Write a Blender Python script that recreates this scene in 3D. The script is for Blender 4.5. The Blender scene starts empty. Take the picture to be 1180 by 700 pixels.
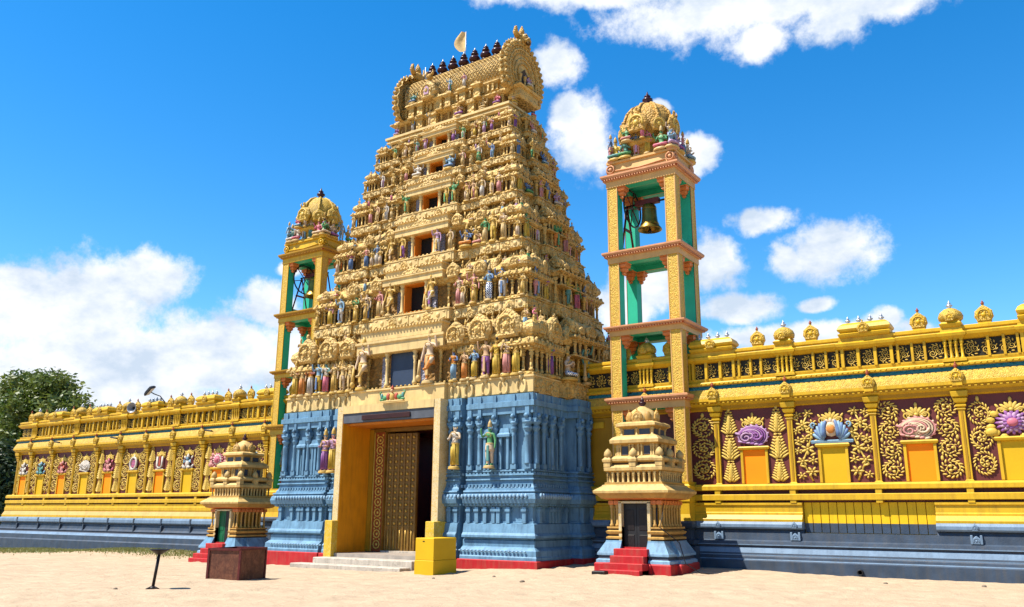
import bpy, math, random
import numpy as np
from mathutils import Vector, Matrix
random.seed(7)
SC = bpy.context.scene
COL = SC.collection
R = math.radians
PI = math.pi

# ------------------------------------------------------------------ mesh collector
class MB:
    """collects shapes; build() links them as ONE mesh object"""
    def __init__(s):
        s.v = []; s.f = []; s.m = []; s.s = []; s.mats = []; s.T = Matrix.Identity(4)
    def mi(s, mat):
        if mat not in s.mats: s.mats.append(mat)
        return s.mats.index(mat)
    def add(s, vs, fs, mat, smooth=False):
        b = len(s.v); T = s.T
        if T == Matrix.Identity(4): s.v.extend([tuple(v) for v in vs])
        else: s.v.extend([tuple(T @ Vector(v)) for v in vs])
        if isinstance(mat, (list, tuple)):
            mm = [s.mi(x) for x in mat]
        else:
            mm = [s.mi(mat)] * len(fs)
        for f, m in zip(fs, mm):
            s.f.append([b + i for i in f]); s.m.append(m); s.s.append(smooth)
    def mesh(s, name):
        me = bpy.data.meshes.new(name)
        me.from_pydata(s.v, [], s.f)
        for m in s.mats: me.materials.append(M[m])
        me.polygons.foreach_set('material_index', s.m)
        me.polygons.foreach_set('use_smooth', s.s)
        me.update()
        return me
    def build(s, name, parent=None, loc=None, rz=0, flip=False):
        o = bpy.data.objects.new(name, s.mesh(name)); COL.objects.link(o)
        if parent: o.parent = parent
        if loc is not None: o.location = loc
        o.rotation_euler = (0, 0, rz)
        return o
    # ---- primitives
    def box(s, x0, y0, z0, x1, y1, z1, mat, tx=0, ty=0):
        """box; tx,ty shrink the top on each side"""
        vs = [(x0,y0,z0),(x1,y0,z0),(x1,y1,z0),(x0,y1,z0),(x0+tx,y0+ty,z1),(x1-tx,y0+ty,z1),(x1-tx,y1-ty,z1),(x0+tx,y1-ty,z1)]
        s.add(vs, [(0,3,2,1),(4,5,6,7),(0,1,5,4),(1,2,6,5),(2,3,7,6),(3,0,4,7)], mat)
    def bbox(s, x0, y0, z0, x1, y1, z1, mat, b=.02):
        """box with chamfered edges"""
        s.rsweep(x0+b, y0+b, x1-b, y1-b, [(z0,0),(z0+b,b),(z1-b,b),(z1,0)], mat)
    def rsweep(s, x0, y0, x1, y1, prof, mat, sides=(1,1,1,1), cap=True, capb=True):
        """rectangle swept up a moulding profile [(z,offset[,mat])]; sides = left,right,front,back offset factors"""
        L, Rr, F, B = sides; vs = []; fs = []; ms = []
        for p in prof:
            z, o = p[0], p[1]
            vs += [(x0-o*L,y0-o*F,z),(x1+o*Rr,y0-o*F,z),(x1+o*Rr,y1+o*B,z),(x0-o*L,y1+o*B,z)]
        cur = mat
        for i in range(len(prof)-1):
            if len(prof[i]) > 2: cur = prof[i][2]
            a = 4*i
            for k in range(4):
                fs.append((a+k, a+(k+1)%4, a+4+(k+1)%4, a+4+k)); ms.append(cur)
        if capb: fs.append((3,2,1,0)); ms.append(prof[0][2] if len(prof[0])>2 else mat)
        if cap:
            a = 4*(len(prof)-1); fs.append((a,a+1,a+2,a+3)); ms.append(cur)
        s.add(vs, fs, ms)
    def extr_x(s, prof, x0, x1, mat, yw=0, ends=True):
        """wall moulding: profile [(z,out[,mat])] bottom to top, run along x; the wall plane is y=yw and 'out' is towards -y; closed at back by yw+.5"""
        n = len(prof); vs = []
        for x in (x0, x1):
            for p in prof: vs.append((x, yw-p[1], p[0]))
        fs = []; ms = []; cur = mat
        for i in range(n-1):
            if len(prof[i]) > 2: cur = prof[i][2]
            fs.append((i, n+i, n+i+1, i+1)); ms.append(cur)
        b = len(vs)
        vs += [(x0,yw+.5,prof[0][0]),(x0,yw+.5,prof[-1][0]),(x1,yw+.5,prof[0][0]),(x1,yw+.5,prof[-1][0])]
        fs.append((n-1, 2*n-1, b+3, b+1)); ms.append(cur)
        fs.append((b, b+1, b+3, b+2)); ms.append(cur)
        if ends:
            fs.append(tuple(range(n-1,-1,-1)) + (b, b+1)); ms.append(mat)
            fs.append(tuple(range(n,2*n)) + (b+3, b+2)); ms.append(mat)
        s.add(vs, fs, ms)
    def lathe(s, prof, mat, c=(0,0,0), n=12, sx=1, sy=1, smooth=True, rot=0, cap=True):
        vs = []; fs = []
        ms = []; cur = mat
        for p in prof:
            for k in range(n):
                a = rot + 2*PI*k/n
                vs.append((c[0]+p[0]*sx*math.cos(a), c[1]+p[0]*sy*math.sin(a), c[2]+p[1]))
        for i in range(len(prof)-1):
            if len(prof[i]) > 2: cur = prof[i][2]
            for k in range(n):
                fs.append((i*n+k, i*n+(k+1)%n, (i+1)*n+(k+1)%n, (i+1)*n+k)); ms.append(cur)
        if cap:
            if prof[0][0] > 1e-4: fs.append(tuple(range(n-1,-1,-1))); ms.append(ms[0])
            a = (len(prof)-1)*n
            if prof[-1][0] > 1e-4: fs.append(tuple(range(a,a+n))); ms.append(cur)
        s.add(vs, fs, ms, smooth)
    def prism(s, pts, d, mat, y=0, bev=0, side=None):
        """outline [(x,z)] (counter-clockwise seen from -y) extruded from y back to y+d; front face at y facing -y; bev chamfers the front edge inward"""
        n = len(pts); cx = sum(p[0] for p in pts)/n; cz = sum(p[1] for p in pts)/n
        vs = [(p[0], y+d, p[1]) for p in pts] + [(p[0], y+bev, p[1]) for p in pts]
        fs = [(i, (i+1)%n, n+(i+1)%n, n+i)[::-1] for i in range(n)]; ms = [side or mat]*n
        if bev:
            vs += [(p[0]+(cx-p[0])*bev*1.2/max(.02,math.hypot(cx-p[0],cz-p[1])), y, p[1]+(cz-p[1])*bev*1.2/max(.02,math.hypot(cx-p[0],cz-p[1]))) for p in pts]
            fs += [(n+i, n+(i+1)%n, 2*n+(i+1)%n, 2*n+i)[::-1] for i in range(n)]; ms += [side or mat]*n
            fs.append(tuple(range(2*n,3*n))); ms.append(mat)
        else:
            fs.append(tuple(range(n,2*n))); ms.append(mat)
        s.add(vs, fs, ms)
    def tube(s, pts, r, mat, n=6, closed=False, smooth=True, flat=1.0):
        """tube along points; r a number or a list"""
        P = [Vector(p) for p in pts]; m = len(P); vs = []; fs = []
        up0 = Vector((0,0,1))
        for i in range(m):
            if closed: t = P[(i+1)%m]-P[i-1]
            else: t = P[min(i+1,m-1)]-P[max(i-1,0)]
            if t.length < 1e-9: t = Vector((0,0,1))
            t.normalize()
            ref = Vector((0,1,0)) if abs(t.y) < .95 else Vector((1,0,0))
            u = t.cross(ref).normalized(); w = t.cross(u)
            rr = r[i] if isinstance(r, (list,tuple)) else r
            for k in range(n):
                a = 2*PI*k/n
                vs.append(P[i] + u*(rr*math.cos(a)) + w*(rr*flat*math.sin(a)))
        for i in range(m if closed else m-1):
            j = (i+1)%m
            for k in range(n):
                fs.append((i*n+k, j*n+k, j*n+(k+1)%n, i*n+(k+1)%n))
        if not closed:
            fs.append(tuple(range(n))); fs.append(tuple(range((m-1)*n+n-1, (m-1)*n-1, -1)))
        s.add(vs, fs, mat, smooth)
    def ell(s, c, r, mat, n=8, m=5, rotm=None):
        """ellipsoid"""
        vs = []; fs = []
        for i in range(m+1):
            ph = PI*i/m
            for k in range(n):
                a = 2*PI*k/n
                v = Vector((r[0]*math.sin(ph)*math.cos(a), r[1]*math.sin(ph)*math.sin(a), -r[2]*math.cos(ph)))
                if rotm: v = rotm @ v
                vs.append((c[0]+v.x, c[1]+v.y, c[2]+v.z))
        for i in range(m):
            for k in range(n):
                fs.append((i*n+k, i*n+(k+1)%n, (i+1)*n+(k+1)%n, (i+1)*n+k))
        s.add(vs, fs, mat, True)
    def join(s, o, T):
        """add the shapes of another collector, transformed"""
        vs = [tuple(T @ Vector(v)) for v in o.v]
        b = len(s.v); s.v.extend(tuple(s.T @ Vector(v)) for v in vs)
        for f, m, q in zip(o.f, o.m, o.s):
            s.f.append([b+i for i in f]); s.m.append(s.mi(o.mats[m])); s.s.append(q)

def TR(x, y, z, rz=0, sc=1):
    sc = sc if isinstance(sc, (tuple, list)) else (sc, sc, sc)
    return Matrix.Translation((x,y,z)) @ Matrix.Rotation(rz, 4, 'Z') @ Matrix.Diagonal((*sc, 1))

def tag(o, label=None, cat=None, group=None, kind=None):
    if label: o['label'] = label
    if cat: o['category'] = cat
    if group: o['group'] = group
    if kind: o['kind'] = kind
    return o
def empty(name, loc=(0,0,0), rz=0, parent=None):
    o = bpy.data.objects.new(name, None); COL.objects.link(o)
    o.location = loc; o.rotation_euler = (0,0,rz); o.empty_display_size = .3
    if parent: o.parent = parent
    return o
def inst(name, me, parent, loc, rz=0, sc=1, mats=None):
    """a copy of a finished part: shares the mesh, may wear its own paint"""
    o = bpy.data.objects.new(name, me); COL.objects.link(o); o.parent = parent
    o.location = loc; o.rotation_euler = (0,0,rz)
    o.scale = sc if isinstance(sc,(tuple,list)) else (sc,sc,sc)
    if mats:
        for i, m in enumerate(mats):
            if i < len(o.material_slots):
                o.material_slots[i].link = 'OBJECT'; o.material_slots[i].material = M[m]
    return o

# ------------------------------------------------------------------ materials
M = {}
def paint(name, col, rough=.55, var=.18, scale=3.0, bump=.15, bscale=25, dirt=None, dirt_amt=0.0, carve=0, metal=0, spec=.22, col2=None, c2scale=2.0, c2lo=.5, c2hi=.6):
    col = tuple(c*.70 for c in col)
    if col2: col2 = tuple(c*.70 for c in col2)
    m = bpy.data.materials.new(name); m.use_nodes = True; M[name] = m
    N = m.node_tree.nodes; L = m.node_tree.links
    b = N['Principled BSDF']; b.inputs['Roughness'].default_value = rough; b.inputs['Metallic'].default_value = metal
    b.inputs['Specular IOR Level'].default_value = spec
    geo = N.new('ShaderNodeNewGeometry')
    def noise(sc, det=4, dist=0):
        n = N.new('ShaderNodeTexNoise'); n.inputs['Scale'].default_value = sc; n.inputs['Detail'].default_value = det
        n.inputs['Distortion'].default_value = dist; L.new(geo.outputs['Position'], n.inputs['Vector']); return n
    n1 = noise(scale, 5)
    mr = N.new('ShaderNodeMapRange'); mr.inputs[1].default_value = .3; mr.inputs[2].default_value = .7
    mr.inputs[3].default_value = 1-var; mr.inputs[4].default_value = 1+var*.6
    L.new(n1.outputs['Fac'], mr.inputs[0])
    mul = N.new('ShaderNodeMix'); mul.data_type = 'RGBA'; mul.blend_type = 'MULTIPLY'; mul.inputs[0].default_value = 1
    mul.inputs[6].default_value = (*col, 1)
    if col2:
        n3 = noise(c2scale, 6, .6); r3 = N.new('ShaderNodeMapRange'); r3.inputs[1].default_value = c2lo; r3.inputs[2].default_value = c2hi
        L.new(n3.outputs['Fac'], r3.inputs[0])
        mx = N.new('ShaderNodeMix'); mx.data_type = 'RGBA'; mx.inputs[6].default_value = (*col,1); mx.inputs[7].default_value = (*col2,1)
        L.new(r3.outputs[0], mx.inputs[0]); L.new(mx.outputs[2], mul.inputs[6])
    comb = N.new('ShaderNodeCombineColor'); 
    for i in range(3): L.new(mr.outputs[0], comb.inputs[i])
    L.new(comb.outputs[0], mul.inputs[7]); out = mul.outputs[2]
    if dirt_amt > 0:
        mp = N.new('ShaderNodeMapping'); mp.inputs['Scale'].default_value = (3.2, 3.2, .45); L.new(geo.outputs['Position'], mp.inputs[0])
        n2 = N.new('ShaderNodeTexNoise'); n2.inputs['Scale'].default_value = 2.0; n2.inputs['Detail'].default_value = 7; n2.inputs['Roughness'].default_value = .7
        L.new(mp.outputs[0], n2.inputs['Vector'])
        r2 = N.new('ShaderNodeMapRange'); r2.inputs[1].default_value = .46; r2.inputs[2].default_value = .74; r2.inputs[4].default_value = dirt_amt
        L.new(n2.outputs['Fac'], r2.inputs[0])
        mx2 = N.new('ShaderNodeMix'); mx2.data_type = 'RGBA'; mx2.inputs[7].default_value = (*[c*.7 for c in (dirt or (.06,.045,.03))], 1)
        L.new(out, mx2.inputs[6]); L.new(r2.outputs[0], mx2.inputs[0]); out = mx2.outputs[2]
    L.new(out, b.inputs['Base Color'])
    if bump or carve:
        h = noise(bscale, 5); hh = h.outputs['Fac']
        bp = N.new('ShaderNodeBump'); bp.inputs['Strength'].default_value = bump; bp.inputs['Distance'].default_value = .02
        L.new(hh, bp.inputs['Height']); nrm = bp.outputs[0]
        if carve:
            vo = N.new('ShaderNodeTexVoronoi'); vo.feature = 'F1'; vo.inputs['Scale'].default_value = carve; vo.inputs['Randomness'].default_value = .85
            L.new(geo.outputs['Position'], vo.inputs['Vector'])
            b2 = N.new('ShaderNodeBump'); b2.inputs['Strength'].default_value = .9; b2.inputs['Distance'].default_value = .63/carve; b2.invert = True
            L.new(vo.outputs['Distance'], b2.inputs['Height']); L.new(nrm, b2.inputs['Normal']); nrm = b2.outputs[0]
        L.new(nrm, b.inputs['Normal'])
    return m

D = (.10,.065,.03)
paint('cream', (.70,.45,.135), .6, .22, 2.5, .35, 30, D, .45, carve=7)
paint('cream_plain', (.78,.56,.235), .6, .16, 2.0, .25, 30, D, .35)
paint('cream_carved', (.71,.47,.16), .6, .20, 2.0, .35, 30, D, .3, carve=9)
paint('stucco_gold', (.62,.35,.07), .55, .25, 3.5, .35, 30, D, .5, carve=11)
paint('shaded_ochre', (.36,.19,.045), .65, .3, 3, .4, 30, D, .6, carve=7)  # storey core walls: shade of the recesses put into the ochre
paint('shrine_cream', (.70,.47,.17), .6, .2, 2.5, .3, 30, D, .55)
paint('shrine_gold', (.58,.33,.08), .55, .2, 2.5, .3, 30, D, .5)
paint('reveal_yellow', (.80,.32,.010), .5, .12, 2, .12, 20, (.25,.10,.02), .4)
paint('recess_shade', (.11,.06,.02), .7, .3, 4, .3, 30)  # dark of pavilion cores, gaps and hollows, shade painted into the colour
paint('orange_jamb', (.74,.24,.02), .5, .10, 2, .1, 20, (.25,.10,.03), .35)
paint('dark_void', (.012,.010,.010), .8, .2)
paint('slate_panel', (.035,.055,.10), .5, .12)
paint('silver_relief', (.30,.29,.36), .5, .5, 18, .6, 22, carve=12)
paint('yellow', (.70,.42,.018), .45, .12, 1.6, .12, 22, (.30,.14,.02), .5)
paint('yellow_deep', (.44,.23,.012), .45, .14, 1.6, .12, 22, (.25,.12,.02), .3)
paint('gold', (.66,.42,.06), .45, .25, 8, .4, 30, (.25,.13,.02), .35, carve=24)
paint('gold_relief', (.70,.47,.09), .42, .15, 6, .25, 40)
paint('peach', (.72,.42,.14), .5, .12, 2, .12, 20, (.4,.2,.06), .3)
paint('maroon', (.145,.032,.028), .55, .16, 2, .08, 20)
paint('orange_panel', (1.25,.30,.0), .7, .06, 1.2, .05, 15)
paint('yellow_board', (.88,.54,.008), .6, .08, 1.5, .1, 15, (.3,.16,.02), .3)
paint('yellow_panel', (.72,.43,.006), .65, .08, 1.2, .05, 15)
paint('teal_strip', (.012,.17,.23), .5, .25, 8, .3, 30, carve=10)
paint('blue', (.155,.31,.455), .55, .2, 2.6, .3, 28, (.045,.085,.14), .7)
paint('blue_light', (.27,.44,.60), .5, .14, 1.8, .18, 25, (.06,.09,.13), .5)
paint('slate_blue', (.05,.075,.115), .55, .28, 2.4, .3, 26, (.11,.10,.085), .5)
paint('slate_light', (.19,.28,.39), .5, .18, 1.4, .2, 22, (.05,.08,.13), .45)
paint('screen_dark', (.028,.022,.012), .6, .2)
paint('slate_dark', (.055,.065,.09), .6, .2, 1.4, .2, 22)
paint('red', (.50,.015,.02), .6, .2, 3, .2, 26, (.34,.13,.08), .55)
paint('post_yellow', (.72,.48,.07),   .5, .2, 12, .4, 40, carve=26, col2=(.62,.28,.03), c2scale=38, c2lo=.52, c2hi=.60)
paint('marble_cream', (.72,.57,.32), .5, .15, 5, .3, 30, col2=(.66,.44,.12), c2scale=22, c2lo=.5, c2hi=.62)
paint('marble_yellow', (.72,.46,.03), .5, .15, 5, .3, 30, col2=(.70,.52,.16), c2scale=20, c2lo=.5, c2hi=.62)
paint('green', (.03,.52,.32), .5, .12, 2, .1, 20)
paint('green_door', (.008,.13,.05), .4, .2, 2, .1, 20)
paint('salmon', (.68,.32,.15), .5, .14, 3, .15, 25, (.4,.14,.06), .3)
paint('brick_red', (.40,.085,.035), .55, .2, 4, .2, 25)
paint('orange_bracket', (.72,.22,.06), .5, .2, 6, .3, 25)
paint('bronze', (.36,.23,.045), .35, .25, 5, .15, 20, metal=.85)
paint('iron', (.018,.012,.012), .45, .3, 8, .2, 30)
paint('iron_red', (.13,.022,.02), .5, .3, 8, .2, 30)
paint('kalasha', (.05,.012,.014), .3, .3, 6, .1, 20)
paint('silver', (.55,.55,.57), .35, .15, 6, .1, 20, metal=.6)
paint('rust', (.16,.055,.03), .65, .35, 5, .3, 30, col2=(.25,.10,.05), c2scale=16, c2lo=.4, c2hi=.7, dirt=(.07,.025,.018), dirt_amt=.85)
paint('door_wood', (.25,.13,.02), .4, .25, 5, .2, 25)
paint('door_stud', (.60,.38,.08), .35, .2, 5, .1, 25, metal=.3)
paint('jamb_red', (.34,.075,.02), .5, .2, 6, .2, 25)
paint('stone_step', (.60,.52,.42), .7, .22, 3, .35, 30, col2=(.34,.29,.23), c2scale=6, c2lo=.54, c2hi=.72, dirt=(.08,.06,.05), dirt_amt=.4)
paint('tile_floor', (.42,.36,.30), .4, .2, 3, .1, 30)
paint('sign_board', (.045,.012,.010), .4, .3, 6, .1, 30)
paint('grey_lintel', (.10,.11,.13), .6, .2, 4, .2, 30)
paint('glass_green', (.015,.06,.035), .7, .3, 3, 0)
paint('cloth_flag', (.72,.50,.22), .8, .25, 6, .3, 30)
paint('lamp_glass', (.5,.5,.48), .15, .1)
paint('black_paint', (.02,.02,.022), .5, .2)
paint('speaker_grey', (.28,.29,.31), .4, .15)
paint('pebble', (.22,.17,.12), .8, .3)
paint('white_paint', (.78,.77,.74), .5, .1, 4)
STAT = dict(s_pink=(.78,.30,.30), s_skin=(.80,.48,.26), s_pale=(.84,.62,.42), s_blue=(.06,.22,.52), s_sky=(.22,.48,.70), s_green=(.02,.36,.14), s_teal=(.03,.33,.33), s_purple=(.30,.07,.42), s_lilac=(.58,.34,.60), s_yellow=(.84,.55,.05), s_gold=(.80,.50,.10), s_red=(.60,.05,.04), s_white=(.80,.74,.66), s_rose=(.80,.16,.30), s_orange=(.84,.28,.04), s_brown=(.30,.14,.06), s_hair=(.02,.015,.015), s_cream=(.80,.55,.22))
for k, c in STAT.items(): paint(k, tuple(.86*q*.80+.14*w for q, w in zip(c, (.62,.42,.18))) if k != 's_hair' else c, .5, .16, 6, .25, 35)
# checked cloth
def check_mat(name, c1, c2, sc):
    paint(name, c1); m = M[name]; N = m.node_tree.nodes; L = m.node_tree.links
    ch = N.new('ShaderNodeTexChecker'); ch.inputs['Scale'].default_value = sc; ch.inputs[1].default_value = (*c1,1); ch.inputs[2].default_value = (*c2,1)
    tc = N.new('ShaderNodeTexCoord'); L.new(tc.outputs['Object'], ch.inputs[0]); L.new(ch.outputs[0], N['Principled BSDF'].inputs['Base Color'])
check_mat('s_check', (.02,.05,.16), (.75,.78,.80), 26)

# sand
def sand_mat():
    paint('sand', (.52,.39,.26), .95, .13, 1.3, .3, 60, (.42,.29,.17), .0)
    m = M['sand']; N = m.node_tree.nodes; L = m.node_tree.links; b = N['Principled BSDF']; b.inputs['Specular IOR Level'].default_value = .1
    geo = N.new('ShaderNodeNewGeometry')
    n = N.new('ShaderNodeTexNoise'); n.inputs['Scale'].default_value = 3.2; n.inputs['Detail'].default_value = 8; n.inputs['Roughness'].default_value = .65
    L.new(geo.outputs['Position'], n.inputs['Vector'])
    v = N.new('ShaderNodeTexVoronoi'); v.feature = 'SMOOTH_F1'; v.inputs['Scale'].default_value = 2.1; L.new(geo.outputs['Position'], v.inputs['Vector'])
    b1 = N.new('ShaderNodeBump'); b1.inputs['Strength'].default_value = .7; b1.inputs['Distance'].default_value = .12; L.new(n.outputs['Fac'], b1.inputs['Height'])
    b2 = N.new('ShaderNodeBump'); b2.inputs['Strength'].default_value = .4; b2.inputs['Distance'].default_value = .06; L.new(v.outputs['Distance'], b2.inputs['Height']); L.new(b1.outputs[0], b2.inputs['Normal'])
    g = N.new('ShaderNodeTexNoise'); g.inputs['Scale'].default_value = 90; g.inputs['Detail'].default_value = 2; L.new(geo.outputs['Position'], g.inputs['Vector'])
    b3 = N.new('ShaderNodeBump'); b3.inputs['Strength'].default_value = .3; b3.inputs['Distance'].default_value = .01; L.new(g.outputs['Fac'], b3.inputs['Height']); L.new(b2.outputs[0], b3.inputs['Normal'])
    L.new(b3.outputs[0], b.inputs['Normal'])
sand_mat()
def leaf_mat(name, c1, c2, trans=.3):
    m = bpy.data.materials.new(name); m.use_nodes = True; M[name] = m
    N = m.node_tree.nodes; L = m.node_tree.links; b = N['Principled BSDF']; b.inputs['Roughness'].default_value = .5
    geo = N.new('ShaderNodeNewGeometry'); n = N.new('ShaderNodeTexNoise'); n.inputs['Scale'].default_value = .55; n.inputs['Detail'].default_value = 6
    L.new(geo.outputs['Position'], n.inputs['Vector'])
    mr = N.new('ShaderNodeMapRange'); mr.inputs[1].default_value = .35; mr.inputs[2].default_value = .65; L.new(n.outputs['Fac'], mr.inputs[0])
    mx = N.new('ShaderNodeMix'); mx.data_type = 'RGBA'; mx.inputs[6].default_value = (*c1,1); mx.inputs[7].default_value = (*c2,1); L.new(mr.outputs[0], mx.inputs[0])
    L.new(mx.outputs[2], b.inputs['Base Color'])
    t = N.new('ShaderNodeBsdfTranslucent'); L.new(mx.outputs[2], t.inputs[0]); ms = N.new('ShaderNodeMixShader'); ms.inputs[0].default_value = trans
    L.new(b.outputs[0], ms.inputs[1]); L.new(t.outputs[0], ms.inputs[2]); L.new(ms.outputs[0], N['Material Output'].inputs[0])
leaf_mat('leaf', (.040,.085,.010), (.15,.175,.028))
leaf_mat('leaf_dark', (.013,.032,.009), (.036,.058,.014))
leaf_mat('grass', (.11,.14,.028), (.24,.225,.065))
paint('bark', (.12,.08,.055), .85, .3, 4, .5, 20)

# ------------------------------------------------------------------ camera, sun, sky
def camera():
    f, yaw, pitch, roll = 976.6, .592042907, .244136998, .00608467788
    cy, sy = math.cos(yaw), math.sin(yaw)
    fw = Vector((-sy*math.cos(pitch), cy*math.cos(pitch), math.sin(pitch))); rt = Vector((cy, sy, 0)); up = rt.cross(fw)
    r2 = rt*math.cos(roll)+up*math.sin(roll); u2 = up*math.cos(roll)-rt*math.sin(roll)
    cam = bpy.data.cameras.new('camera'); o = bpy.data.objects.new('camera', cam); COL.objects.link(o)
    m = Matrix((r2, u2, -fw)).transposed().to_4x4(); m.translation = (0,0,1.7); o.matrix_world = m
    cam.sensor_width = 36; cam.lens = f/1180*36; cam.clip_end = 3000; cam.clip_start = .05
    SC.camera = o
camera()
SUN_EL, SUN_AZ = R(59), R(42)       # azimuth: the light travels towards +x by sin, +y by cos
def sun():
    l = bpy.data.lights.new('sun', 'SUN'); l.energy = 5.0; l.angle = R(.5); l.color = (1.0,.94,.84)
    o = bpy.data.objects.new('sun', l); COL.objects.link(o)
    d = Vector((math.sin(SUN_AZ)*math.cos(SUN_EL), math.cos(SUN_AZ)*math.cos(SUN_EL), -math.sin(SUN_EL)))
    o.rotation_euler = d.to_track_quat('-Z','Y').to_euler(); o.location = (-60,-60,80)
sun()
CLOUDS = [(-64.4,11.3,5.2,2.7),(-60.8,12.2,4.9,2.8),(-57.6,14.0,2.7,1.8),(-64.7,13.3,1.89,0.71),(-58.9,8.8,7.2,3.6),(-53.4,9.6,5.2,3.2),(-58,6,9,3.5),(-50.6,13.0,2.32,1.68),(-49.3,15.6,0.91,0.57),(-63.0,7.5,5.41,3.03),(-48.7,8.9,3.87,3.93),(-30.8,29.7,2.07,1.74),(-28.8,24.7,2.64,2.59),(-29.9,26.1,1.65,1.34),(-20.8,23.8,1.56,1.22),(-22.9,26.8,0.74,0.44),(-14.9,32.6,12.5,2.3),(-8.7,31.4,6.4,2.3),(-26.8,34.6,11,1.3),(-16.0,30.2,2.37,1.13),(-16.8,18.7,2.15,1.0),(-12.6,16.4,3.41,1.86),(-15.3,16.2,1.21,1.11),(-20.0,16.5,1.85,2.05),(-18.5,13.3,2.58,1.13),(-14.1,13.3,1.28,0.5),(-13.8,11.1,7.89,0.99),(-9.5,11.7,1.4,0.75),(-25.8,13.9,2.37,2.09),(-24.0,15.0,1.77,2.08)]
def world():
    w = bpy.data.worlds.new('World'); SC.world = w; w.use_nodes = True
    N = w.node_tree.nodes; L = w.node_tree.links; bg = N['Background']
    sky = N.new('ShaderNodeTexSky'); sky.sky_type = 'NISHITA'; sky.sun_disc = False
    sky.sun_elevation = SUN_EL; sky.sun_rotation = PI + SUN_AZ; sky.air_density = 1.0; sky.dust_density = .1; sky.ozone_density = 2.5
    hs = N.new('ShaderNodeHueSaturation'); hs.inputs['Saturation'].default_value = 1.42; hs.inputs['Value'].default_value = 1.72
    hs.inputs['Hue'].default_value = .499
    L.new(sky.outputs[0], hs.inputs['Color'])
    tc = N.new('ShaderNodeTexCoord'); sep = N.new('ShaderNodeSeparateXYZ'); L.new(tc.outputs['Generated'], sep.inputs[0])
    def math_(op, a, b=None, clamp=False):
        n = N.new('ShaderNodeMath'); n.operation = op; n.use_clamp = clamp
        for i, q in enumerate((a, b)):
            if q is None: continue
            if isinstance(q, (int,float)): n.inputs[i].default_value = q
            else: L.new(q, n.inputs[i])
        return n.outputs[0]
    az = math_('MULTIPLY', math_('ARCTAN2', sep.outputs[0], sep.outputs[1]), 180/PI)
    el = math_('MULTIPLY', math_('ARCSINE', sep.outputs[2]), 180/PI)
    P = N.new('ShaderNodeCombineXYZ'); L.new(az, P.inputs[0]); L.new(el, P.inputs[1])
    # billowing: warp the position, then take the best blob
    n1 = N.new('ShaderNodeTexNoise'); n1.inputs['Scale'].default_value = 26; n1.inputs['Detail'].default_value = 9; n1.inputs['Roughness'].default_value = .66
    L.new(tc.outputs['Generated'], n1.inputs['Vector'])
    n0 = N.new('ShaderNodeTexNoise'); n0.inputs['Scale'].default_value = 9; n0.inputs['Detail'].default_value = 6
    L.new(tc.outputs['Generated'], n0.inputs['Vector'])
    wv = N.new('ShaderNodeVectorMath'); wv.operation = 'SUBTRACT'; wv.inputs[1].default_value = (.5,.5,.5); L.new(n0.outputs['Color'], wv.inputs[0])
    ws = N.new('ShaderNodeVectorMath'); ws.operation = 'MULTIPLY'; ws.inputs[1].default_value = (3.8,2.7,0); L.new(wv.outputs[0], ws.inputs[0])
    Pw = N.new('ShaderNodeVectorMath'); Pw.operation = 'ADD'; L.new(P.outputs[0], Pw.inputs[0]); L.new(ws.outputs[0], Pw.inputs[1])
    best = None
    for a, e, ra, re in CLOUDS:
        s = N.new('ShaderNodeVectorMath'); s.operation = 'SUBTRACT'; s.inputs[1].default_value = (a,e,0); L.new(Pw.outputs[0], s.inputs[0])
        q = N.new('ShaderNodeVectorMath'); q.operation = 'MULTIPLY'; q.inputs[1].default_value = (1/ra,1/re,0); L.new(s.outputs[0], q.inputs[0])
        l = N.new('ShaderNodeVectorMath'); l.operation = 'LENGTH'; L.new(q.outputs[0], l.inputs[0])
        best = l.outputs['Value'] if best is None else math_('SMOOTH_MIN', best, l.outputs['Value']) if False else math_('MINIMUM', best, l.outputs['Value'])
    dens = math_('ADD', math_('SUBTRACT', 1.0, best), math_('MULTIPLY', math_('SUBTRACT', n1.outputs['Fac'], .5), 1.65))
    mr = N.new('ShaderNodeMapRange'); mr.interpolation_type = 'SMOOTHSTEP'; mr.inputs[1].default_value = -.24; mr.inputs[2].default_value = .38
    L.new(dens, mr.inputs[0])
    # thick parts go grey-blue at their cores/undersides
    n2 = N.new('ShaderNodeTexNoise'); n2.inputs['Scale'].default_value = 11; n2.inputs['Detail'].default_value = 9; n2.inputs['Roughness'].default_value = .6
    mp = N.new('ShaderNodeMapping'); mp.inputs['Scale'].default_value = (1,1,1.6); mp.inputs['Location'].default_value = (3.1,.4,.7); L.new(tc.outputs['Generated'], mp.inputs[0]); L.new(mp.outputs[0], n2.inputs['Vector'])
    m2 = N.new('ShaderNodeMapRange'); m2.inputs[1].default_value = .44; m2.inputs[2].default_value = .62; L.new(n2.outputs['Fac'], m2.inputs[0])
    cc = N.new('ShaderNodeMix'); cc.data_type = 'RGBA'; cc.inputs[6].default_value = (7.6,7.9,8.4,1); cc.inputs[7].default_value = (4.9,5.8,7.0,1); L.new(m2.outputs[0], cc.inputs[0])
    mix = N.new('ShaderNodeMix'); mix.data_type = 'RGBA'; L.new(mr.outputs[0], mix.inputs[0]); L.new(hs.outputs[0], mix.inputs[6]); L.new(cc.outputs[2], mix.inputs[7])
    L.new(mix.outputs[2], bg.inputs[0]); bg.inputs[1].default_value = .059
world()
SC.view_settings.view_transform = 'Standard'; SC.view_settings.look = 'None'; SC.view_settings.gamma = 1; SC.view_settings.exposure = 1.18
SC.view_settings.use_curve_mapping = False

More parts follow.
